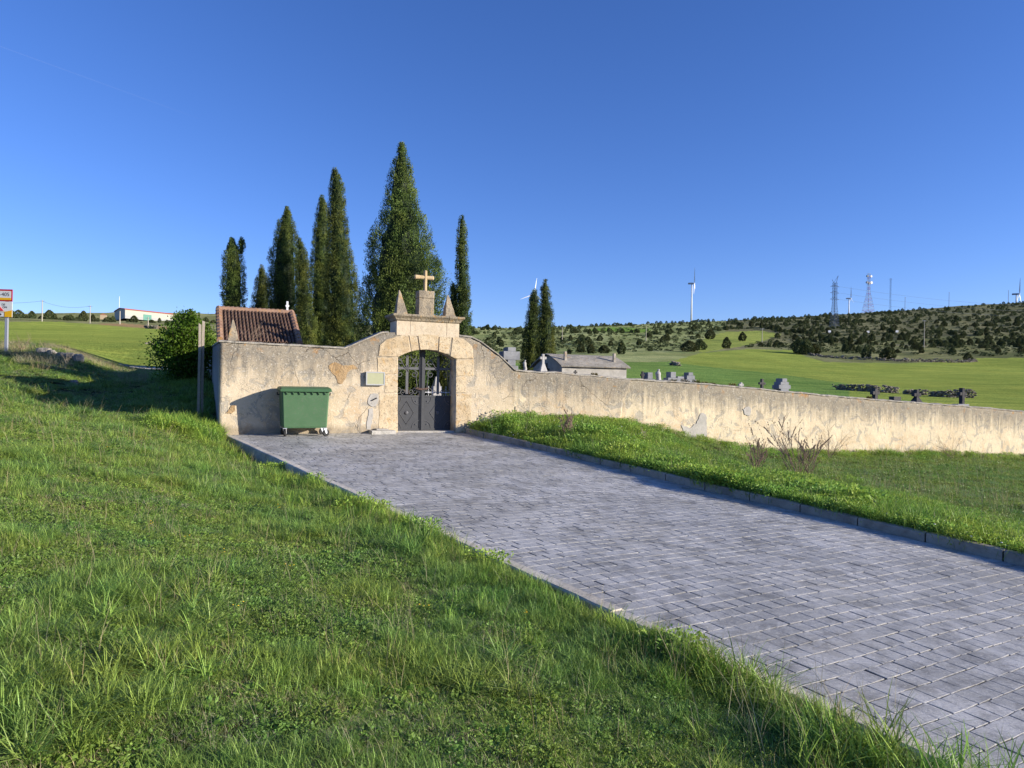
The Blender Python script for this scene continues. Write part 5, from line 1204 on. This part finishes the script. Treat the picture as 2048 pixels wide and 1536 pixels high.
# ------------------------------------------------------------------ junipers on the slopes
def juniper_mesh(seed, n, ht, w, leaf):
    r = np.random.default_rng(seed); u = r.random(n); a = r.random(n) * 6.28; t = r.random(n) ** .35
    prof_ = np.sin(np.clip(u * .86 + .14, 0, 1) * math.pi) ** .7 * (1 - u * .35); lump = .75 + .45 * vnoise(a * 1.3 + seed, u * 4, seed)
    rr_ = w * prof_ * lump * (.55 + .45 * t); Pn = np.c_[rr_ * np.cos(a), rr_ * np.sin(a), u * ht + .05]
    D = np.c_[np.cos(a), np.sin(a), np.full(n, .8)] + r.normal(size=(n, 3)) * .6; D /= np.linalg.norm(D, axis=1)[:, None]
    V, F = diamonds(Pn, D, leaf * r.uniform(.6, 1.4, n), leaf * .42 * r.uniform(.6, 1.4, n)); tint = np.repeat(np.clip(.2 + .5 * u + .25 * r.normal(size=n), 0, .92), 4)
    return V, F, tint
JT = []
for k, (ht, w) in enumerate(((3.4, 1.7), (3.0, 2.0), (3.8, 1.6), (2.6, 1.8), (3.2, 1.4), (2.9, 2.3))):
    V, F, T = juniper_mesh(100 + k, 900, ht, w, .42); o = quads('tmp', V, F, M['juniper'], {'tint': T}); JT.append(o.data); bpy.data.objects.remove(o)
JG = 'dark junipers dotted over the slopes'
def place_j(x, y, d, s, label, k=None):
    p = P(x, y, d); z = gz(p.x, p.y); o = bpy.data.objects.new('juniper_bush', JT[rng.integers(6) if k is None else k]); COL.objects.link(o)
    o.location = (p.x, p.y, z - .1); o.rotation_euler = (0, 0, rng.random() * 6.28); o.scale = (s * rng.uniform(.9, 1.15), s * rng.uniform(.9, 1.15), s * rng.uniform(.85, 1.2)); tag(o, label, 'juniper', JG); return o
named = [(1598, 698, 262, 1.75, 'wide dark juniper clump left of the terrace on the slope'), (1612, 698, 258, 1.45, 'juniper touching the right side of the wide clump'), (1627, 695, 262, 1.3, 'juniper right of the wide clump by the track bend'), (1776, 716, 246, 1.55, 'lone round juniper on top of the curved terrace wall'),
         (1732, 714, 248, 1.0, 'small brownish juniper left of the lone one on the terrace'), (1936, 712, 252, 1.0, 'juniper at the right end of the terrace wall'), (1401, 699, 255, 1.15, 'dark juniper, right of a pair at the tip of the bright field'), (1378, 707, 240, 1.25, 'grey green juniper, left of a pair at the tip of the bright field'),
         (1162, 707, 235, .85, 'round juniper left of three above the mausoleum roof'), (1181, 713, 220, .8, 'conical juniper directly above the mausoleum roof'), (1208, 710, 225, .9, 'small rounded juniper above the right part of the mausoleum roof'), (1243, 713, 215, 1.0, 'larger juniper right of the mausoleum roof end'),
         (1138, 713, 222, .45, 'tiny juniper seedling left of the mausoleum chimney'), (1300, 706, 240, .55, 'small reddish bush in the middle of the open slope'), (1164, 684, 300, .95, 'left of two round junipers in the upper meadow'), (1176, 682, 305, 1.0, 'right of two round junipers in the upper meadow'),
         (1453, 692, 275, 1.1, 'juniper at the edge of the narrow light tongue of field'), (1485, 674, 330, 1.2, 'juniper at the right end of the light tongue of field'), (1420, 670, 345, 1.3, 'round juniper at the top of the light tongue of field')]
for q in named: place_j(*q)
def scatter_j():
    cand = []
    tries = 0
    while len(cand) < 3000 and tries < 60000:
        tries += 1; x = rng.uniform(935, 2090); d = math.exp(rng.uniform(math.log(250), math.log(720))); X = (x - 1024) / FPX * d; cand.append((x, d, X))
    A = np.array(cand); Z = height(A[:, 2], A[:, 1]); px, py = pix(A[:, 2], A[:, 1], Z)
    up = np.interp(px, [935, 1100, 1400, 1500, 1700, 2048], [672, 672, 668, 672, 690, 700]) ; low = np.interp(px, [935, 1100, 1400, 1500, 1700, 2048], [715, 700, 690, 695, 705, 712])
    dens = np.where(py < up, 1.0, np.where(py < low, .16, 0)); dens *= np.where(px < 1500, .55, 1.5) * (.35 + 1.1 * fbm(A[:, 2] / 45, A[:, 1] / 45, 66))
    fld = inpoly(px, py, [(1398, 695), (1410, 672), (1445, 661), (1520, 657), (1570, 669), (1500, 692), (1612, 713), (1650, 730), (1340, 730)]) | inpoly(px, py, [(1168, 664), (1168, 655), (1300, 652), (1300, 664)]) | (py > 708)
    keep = (rng.random(len(A)) < dens) & ~fld; A = A[keep]; Z = Z[keep]; px = px[keep]; py = py[keep]
    size = rng.uniform(.34, .98, len(A)) * np.where(A[:, 1] > 480, 1.05, .95); app = size / A[:, 1]; o_ = np.argsort(-app); lab = []
    for n_i, i in enumerate(o_[:255]):
        X, Y, z = A[i, 2], A[i, 1], Z[i]; o = bpy.data.objects.new('juniper_bush', JT[rng.integers(6)]); COL.objects.link(o); s = size[i]
        o.location = (X, Y, z - .15); o.rotation_euler = (0, 0, rng.random() * 6.28); o.scale = (s * rng.uniform(.85, 1.2), s * rng.uniform(.85, 1.2), s * rng.uniform(.8, 1.25))
        tag(o, 'dark juniper bush among many others scattered over the scrubby right hillside', 'juniper', 'dark junipers scattered over the scrub hillside')
    Vs = []; Fs = []; T = []; nb = 0
    pool = [juniper_mesh(200 + k, 260, 3.0, 1.8, .62) for k in range(5)]
    rest = list(o_[255:])
    for i in rest:
        V, F, t = pool[rng.integers(5)]; s = size[i] * rng.uniform(.8, 1.1); Vs.append(V * s + np.array([A[i, 2], A[i, 1], Z[i] - .1])); Fs.append(F + nb); nb += len(V); T.append(t)
    # low scrub tufts
    m = 2600; x = rng.uniform(930, 2100, m); d = np.exp(rng.uniform(math.log(230), math.log(720), m)); X = (x - 1024) / FPX * d; z = height(X, d); qx, qy = pix(X, d, z)
    ok = (qy < np.interp(qx, [935, 1400, 1500, 1700, 2048], [715, 700, 695, 708, 714])) & ~inpoly(qx, qy, [(1398, 695), (1410, 672), (1445, 661), (1520, 657), (1570, 669), (1500, 692), (1340, 730)])
    V0, F0_, t0 = juniper_mesh(300, 46, .8, .9, .5)
    for X_, Y_, z_ in zip(X[ok], d[ok], z[ok]): Vs.append(V0 * rng.uniform(.5, 1.2) + np.array([X_, Y_, z_ - .1])); Fs.append(F0_ + nb); nb += len(V0); T.append(t0)
    tag(quads('juniper_scrub', np.concatenate(Vs), np.concatenate(Fs), M['juniper'], {'tint': np.concatenate(T)}), 'mass of small distant junipers and scrub thickening towards the ridge', 'scrub', kind='stuff')
scatter_j()
# trees on the left horizon
LT = [(8, 634, 1.9), (24, 634, 1.3), (37, 634, 2.2), (52, 635, 1.0), (64, 634, 2.3), (82, 638, 1.2), (99, 640, 2.3), (108, 641, 1.7), (120, 638, .9), (134, 634, 1.5), (141, 634, 1.4), (156, 635, 1.4), (167, 640, 2.1), (186, 638, 1.3), (196, 636, .9), (216, 636, 1.5), (226, 636, 1.4), (222, 643, 1.1), (268, 640, 1.9), (283, 640, .8), (303, 642, 1.7), (319, 644, 1.0), (334, 645, 1.2), (255, 641, .7), (352, 645, 1.3), (365, 644, 1.0), (382, 642, 1.5), (395, 644, 1.2), (412, 643, 1.5), (427, 644, 1.3)]
LD_ = ['at the far left edge behind the road sign', 'among the first bushes right of the road sign', 'left of the first pole', 'low, just left of the first pole', 'rounded, left of the first pole', 'small, at the foot of the first pole', 'largest and brownish, right of the first pole', 'touching the largest brownish bush', 'small, right of the brownish bush', 'rounded, before the second pole', 'dark pointed, before the second pole', 'rounded, just left of the second pole', 'broad, at the second pole', 'low, just right of the second pole', 'small, left of the tiny farmhouse', 'beside the tiny farmhouse', 'at the left foot of the warehouse gable', 'low, in front of the warehouse gable corner', 'round, in front of the warehouse wall', 'small, right of the round one at the warehouse', 'in front of the right half of the warehouse', 'low, below the right half of the warehouse', 'at the right end of the warehouse', 'low, left of the round one at the warehouse', 'right of the warehouse, left behind the shrub', 'low, behind the shrub', 'middle, behind the shrub', 'small, behind the shrub', 'behind the right part of the shrub', 'rightmost, between shrub and chapel']
for (x, y, s), w in zip(LT, LD_):
    o = place_j(x, y, 430 + rng.random() * 90, s * .82, 'dark bush on the left horizon, ' + w); o.name = 'horizon_bush'; o['group'] = 'dark bushes along the left horizon'; o['category'] = 'bush'
# ------------------------------------------------------------------ grass
TC = bpy.data.collections.new('grass_tufts')               # templates, only ever seen as tufts of the grass
def tuft(name, n, rad, h0, h1, w, lean, mat, dry=.06, flat=0, tintlo=.0):
    r = rng; a = r.random(n) * 6.28; q = np.sqrt(r.random(n)) * rad; B = np.c_[q * np.cos(a), q * np.sin(a), np.zeros(n) - .01]
    la = r.random(n) * 6.28; h = r.uniform(h0, h1, n); le = lean * (.3 + r.random(n)) ; dirx = np.cos(la); diry = np.sin(la)
    wa = la + math.pi / 2 + r.normal(size=n) * .5; sx, sy = np.cos(wa), np.sin(wa); ww = w * r.uniform(.6, 1.3, n); V = []
    for t, wf in ((0, .8), (.4, 1.0), (.75, .7), (1, .08)):
        cx_ = B[:, 0] + dirx * h * le * t ** 1.7; cy_ = B[:, 1] + diry * h * le * t ** 1.7; cz_ = B[:, 2] + h * t * (1 - .28 * le * t) * (1 - flat * .5)
        V.append(np.c_[cx_ - sx * ww * wf, cy_ - sy * ww * wf, cz_]); V.append(np.c_[cx_ + sx * ww * wf, cy_ + sy * ww * wf, cz_])
    V = np.stack(V, 1).reshape(-1, 3); i = np.arange(n)[:, None] * 8
    F = np.concatenate([i + np.array([k, k + 1, k + 3, k + 2]) for k in (0, 2, 4)])
    t = np.where(r.random(n) < dry, .97, np.clip(tintlo + r.random(n) * .9, 0, .92)); T = np.repeat(t, 8)
    return quads(name, V, F, M[mat], {'tint': T}, col=TC)
def leaf_tuft(name, n, rad, size, hgt, mat, flowers=None):
    a = rng.random(n) * 6.28; q = np.sqrt(rng.random(n)) * rad; Pn = np.c_[q * np.cos(a), q * np.sin(a), rng.random(n) ** .7 * hgt]
    D = np.c_[np.cos(a), np.sin(a), rng.uniform(.1, 1.1, n)] + rng.normal(size=(n, 3)) * .4; D /= np.linalg.norm(D, axis=1)[:, None]
    V, F = diamonds(Pn, D, size * rng.uniform(.6, 1.4, n), size * .3 * rng.uniform(.7, 1.3, n)); T = np.repeat(np.clip(.25 + .6 * rng.random(n), 0, .92), 4)
    o = quads(name, V, F, M[mat], {'tint': T}, col=TC)
    return o
tuft('t00', 44, .10, .035, .085, .0020, 1.0, 'grassA'); tuft('t01', 50, .11, .04, .11, .0020, 1.1, 'grassA', .10); tuft('t02', 40, .09, .03, .07, .0026, 1.3, 'grassA', .04, 0, .35)
tuft('t03', 46, .11, .08, .19, .0022, .9, 'grassA', .10); tuft('t04', 44, .13, .14, .32, .0028, .7, 'grassB', .05); tuft('t05', 50, .14, .10, .22, .0030, .9, 'grassB', .02, 0, .2)
leaf_tuft('t06', 60, .10, .026, .05, 'leafy'); leaf_tuft('t07', 80, .13, .030, .15, 'grassB'); leaf_tuft('t08', 22, .07, .045, .03, 'leafy')
tuft('t09', 7, .08, .28, .52, .0011, .5, 'drystalk', 1.0) if False else None
M['drystalk'] = foliage('dry_stalk', (.30, .24, .14), (.48, .40, .25), .2, .8)
tuft('t09', 6, .08, .22, .48, .0011, .5, 'drystalk', 0)
def flower_t(name, mat):
    mb = MB()
    for k in range(3):
        x, y, z = rng.uniform(-.08, .08), rng.uniform(-.08, .08), rng.uniform(.06, .13)
        mb.rings([[(x + q * math.cos(a), y + q * math.sin(a), z + h) for a in np.linspace(0, 6.28, 9)[:-1]] for q, h in ((.003, 0), (.011, .004), (.009, .008), (.002, .009))])
    mb.build(name, M[mat], col=TC)
flower_t('t10', 'flower'); flower_t('t11', 'flowerw')
tuft('t13', 26, .11, .02, .07, .0020, 1.4, 'drystalk', 0)
tuft('t12', 60, .05, .12, .30, .0030, 1.3, 'grassA', .02, 0, .0)        # dense dark rosette tussock
ng = bpy.data.node_groups.new('scatter_tufts', 'GeometryNodeTree')
ng.interface.new_socket('Geometry', in_out='INPUT', socket_type='NodeSocketGeometry'); ng.interface.new_socket('Geometry', in_out='OUTPUT', socket_type='NodeSocketGeometry')
gi = ng.nodes.new('NodeGroupInput'); go = ng.nodes.new('NodeGroupOutput'); ip = ng.nodes.new('GeometryNodeInstanceOnPoints'); ci = ng.nodes.new('GeometryNodeCollectionInfo')
ci.inputs['Collection'].default_value = TC; ci.inputs['Separate Children'].default_value = True; ci.inputs['Reset Children'].default_value = True; ip.inputs['Pick Instance'].default_value = True
def na(nm, ty): q = ng.nodes.new('GeometryNodeInputNamedAttribute'); q.data_type = ty; q.inputs['Name'].default_value = nm; return q.outputs['Attribute']
ng.links.new(gi.outputs[0], ip.inputs['Points']); ng.links.new(ci.outputs[0], ip.inputs['Instance']); ng.links.new(na('idx', 'INT'), ip.inputs['Instance Index'])
ng.links.new(na('rot', 'FLOAT_VECTOR'), ip.inputs['Rotation']); ng.links.new(na('scl', 'FLOAT_VECTOR'), ip.inputs['Scale']); ng.links.new(ip.outputs[0], go.inputs[0])
def scatter(name, XY, idx, scl, label, hs=None):
    Z = height(XY[:, 0], XY[:, 1]); me = bpy.data.meshes.new(name); me.vertices.add(len(XY)); me.vertices.foreach_set('co', np.c_[XY, Z].astype(np.float32).ravel())
    a = me.attributes.new('idx', 'INT', 'POINT'); a.data.foreach_set('value', idx.astype(np.int32))
    rot = np.c_[rng.normal(size=len(XY)) * .12, rng.normal(size=len(XY)) * .12, rng.random(len(XY)) * 6.28].astype(np.float32); a = me.attributes.new('rot', 'FLOAT_VECTOR', 'POINT'); a.data.foreach_set('vector', rot.ravel())
    s3 = np.c_[scl, scl, scl * (1 if hs is None else hs)].astype(np.float32); a = me.attributes.new('scl', 'FLOAT_VECTOR', 'POINT'); a.data.foreach_set('vector', s3.ravel())
    o = bpy.data.objects.new(name, me); COL.objects.link(o); md = o.modifiers.new('scatter', 'NODES'); md.node_group = ng; tag(o, label, 'grass', kind='stuff'); return o
def polar(n, d0, d1, x0, x1):
    d = np.sqrt(rng.uniform(d0 * d0, d1 * d1, n)); x = rng.uniform(x0, x1, n); return np.c_[(x - 1024) / FPX * d, d]
def clear(XY, margin=.0):
    c, s = path_cs(XY[:, 0], XY[:, 1]); so, oo = wall_so(XY[:, 0], XY[:, 1])
    onpath = (c > -.14 - margin) & (c < PWID + .16 + margin) & (s > -2.5)
    onpath = onpath | ((c > -.26) & (c < .5) & (s > -.5) & (s < 15.6 + .5 * np.sin(XY[:, 0] * 5))); behind = (oo > -.06) & (so > TOPS[0] - .05)
    return ~onpath & ~behind, c, s, so, oo
def lawn():
    xs = []; 
    for n, d0, d1 in ((9000, 1.5, 3.6), (20000, 3.6, 7), (26000, 7, 13), (23000, 13, 22), (20000, 22, 44)):
        # uniform in plan: area of the wedge grows with d, polar() already samples d by area
        xs.append(polar(int(n * 1.12), d0, d1, -420, 1980 if d0 < 3.6 else (1750 if d0 < 7 else (1150 if d0 < 13 else (620 if d0 < 22 else 430)))))
    XY = np.concatenate(xs); ok, c, s, so, oo = clear(XY); ok &= ((c < 0) | (s < 0)) & ~((XY[:, 1] > 43.6) & (XY[:, 0] / XY[:, 1] > -.56)); XY = XY[ok]; c = c[ok]; s = s[ok]; n = len(XY); d = XY[:, 1]
    tall = fbm(XY[:, 0] * .9, XY[:, 1] * .9, 12); kind = fbm(XY[:, 0] * 1.7, XY[:, 1] * 1.7, 18); u = rng.random(n)
    idx = np.where(u < .33, 0, np.where(u < .62, 1, 2))
    idx = np.where((kind > .50) & (u < .26), 6, idx); idx = np.where((u > .95), 8, idx); idx = np.where((kind < .40) & (u > .65), 3, idx); idx = np.where((kind > .66) & (u > .9), 8, idx)
    edge = np.exp(-np.clip(-c - .1, 0, 9) / .35); idx = np.where((rng.random(n) < edge * .6 * (kind > .42)), np.where(rng.random(n) < .8, 3, 4), idx)
    idx = np.where(rng.random(n) < .010, 9, idx); idx = np.where((rng.random(n) < .0006), 10, idx); idx = np.where((fbm(XY[:, 0] * .8 + 9, XY[:, 1] * .8, 61) > .58) & (rng.random(n) < .35), 13, idx); idx = np.where(rng.random(n) < .03, 13, idx); idx = np.where((tall > .62) & (rng.random(n) < .04), 12, idx)
    pxx = 1024 + FPX * XY[:, 0] / d; dryb = (d > 27) & (d < 41) & (pxx < 300) & (fbm(XY[:, 0] * .5, XY[:, 1] * .5, 88) > .45) & (rng.random(n) < .5); idx = np.where(dryb, 9, idx)
    scl = (.75 + .7 * tall) * rng.uniform(.8, 1.25, n) * np.interp(d, [0, 6, 12, 22, 42], [.52, .66, .88, 1.25, 1.8]); hs = np.interp(d, [0, 12, 22, 36, 42], [1, .95, .75, .5, .35])
    scatter('lawn_grass', XY, idx, scl, 'mixed short meadow grass and weeds on the left bank and foreground', hs)
lawn()
def verge():
    XY = np.concatenate([polar(24000, 8.0, 17, 1150, 2800), polar(27000, 14, 34, 925, 2600)]); ok, c, s, so, oo = clear(XY, -.03); ok &= (c > PWID) & (oo < -.02); XY = XY[ok]; c = c[ok] - PWID; s = s[ok]; oo = oo[ok]; n = len(XY)
    kn = fbm(XY[:, 0] * .7, XY[:, 1] * .7, 41); lush = np.clip(np.exp(-(c - .2) / 1.6) * 1.1 + np.exp(oo / .9) * .8 + np.clip((14 - s) / 14, 0, 1) * 0 + (kn - .45) * 1.4, 0, 1.3); lush = np.maximum(lush, np.clip((9.0 - so[ok]) / 4, 0, 1))
    u = rng.random(n) * .7 + .5 * (fbm(XY[:, 0] * 1.1, XY[:, 1] * 1.1, 71) - .2); idx = np.where(u < .55, 7, np.where(u < .78, 5, 4)); low = lush < .45; idx = np.where(low, np.where(u < .5, 0, np.where(u < .8, 2, 6)), idx)
    idx = np.where((rng.random(n) < .08) & ~low, 11, idx); idx = np.where(rng.random(n) < .035, 9, idx)
    scl = np.where(low, 1.2, .45 + .5 * lush + .5 * fbm(XY[:, 0] * 1.6, XY[:, 1] * 1.6, 55) ** 2) * rng.uniform(.8, 1.25, n) * np.interp(XY[:, 1], [9, 20, 34], [1, 1.15, 1.4])
    ex = []
    for x_, y_, d_, rr_, k_ in ((1440, 982, 13.6, .45, 170), (1480, 985, 13.2, .4, 120), (1330, 935, 15.6, .6, 160), (1250, 918, 17.2, .5, 120), (1560, 965, 15.2, .7, 200), (1610, 995, 13.4, .5, 170), (1190, 900, 18.6, .5, 110), (1700, 1010, 12.6, .5, 120), (1000, 850, 20.6, .4, 50)):
        b_ = P(x_, y_, d_); q_ = np.c_[b_.x + rng.normal(size=k_) * rr_ * .6, b_.y + rng.normal(size=k_) * rr_ * .6]; ex.append(q_)
    ex = np.concatenate(ex); ce, se = path_cs(ex[:, 0], ex[:, 1]); se_, oe = wall_so(ex[:, 0], ex[:, 1]); ex = ex[(ce > PWID + .10) & (oe < -.05)]
    XY = np.concatenate([XY, ex]); idx = np.concatenate([idx, rng.choice([7, 7, 7, 5, 6], len(ex))]); scl = np.concatenate([scl, rng.uniform(1.0, 2.1, len(ex))])
    scatter('verge_grass', XY, idx, scl, 'lush bright green grass and weeds on the verge between right kerb and wall')
verge()
def curb_weeds():
    # taller tussocks along both kerbs and the wall foot
    n = 900; s = rng.uniform(5.5, 19, n); c = -.30 + .12 * (s > 15.3) - np.abs(rng.normal(size=n)) * .30; p = PL[None] + PW[None] * c[:, None] - PV[None] * s[:, None]
    k = vnoise(s * .8, s * 0, 91); keep = rng.random(n) < .25 + k; p = p[keep]; s = s[keep]; m = len(p)
    idx = np.where(rng.random(m) < .55, 3, np.where(rng.random(m) < .5, 4, 12)); idx = np.where((s > 15.0) & (rng.random(m) < .35), 9, idx)
    q = []; 
    for i in range(260): so = rng.uniform(TOPS[0], GS0 - .1); w = fw(so, -.03 - abs(rng.normal()) * .05); q.append((w.x, w.y))
    q = np.array(q); j = rng.choice([6, 0, 2], len(q))
    r_ = []
    for i in range(420): w = fw(TOPS[0] - rng.random() ** 1.2 * 1.6, -.3 + rng.uniform(-1.1, .5)); r_.append((w.x, w.y))
    r_ = np.array(r_); jr = rng.choice([4, 5, 7], len(r_))
    lw = []
    for x_, y_, d_, k_ in ((790, 1012, 9.9, 60), (740, 1000, 10.2, 30), (560, 925, 13.8, 30), (1000, 1112, 7.6, 30), (1380, 1300, 5.2, 40), (640, 960, 12.2, 25), (880, 1060, 8.7, 25)):
        b_ = P(x_, y_, d_); lw.append(np.c_[b_.x + rng.normal(size=k_) * .14, b_.y + rng.normal(size=k_) * .14])
    lw = np.concatenate(lw); cl, sl = path_cs(lw[:, 0], lw[:, 1]); lw = lw[cl < -.17]
    XY = np.concatenate([lw, p, q, r_]); ids = np.concatenate([rng.choice([7, 7, 8, 5], len(lw)), idx, j, jr]); sc_ = np.concatenate([rng.uniform(.7, 1.3, len(lw)), rng.uniform(.35, .75, m) * (1 + .7 * (s > 15.6) + .4 * (s > 17)), rng.uniform(.25, .55, len(q)), rng.uniform(1.0, 1.6, len(r_))])
    scatter('kerb_grass', XY, ids, sc_, 'taller grass tufts lining the left kerb and the wall corner')
curb_weeds()
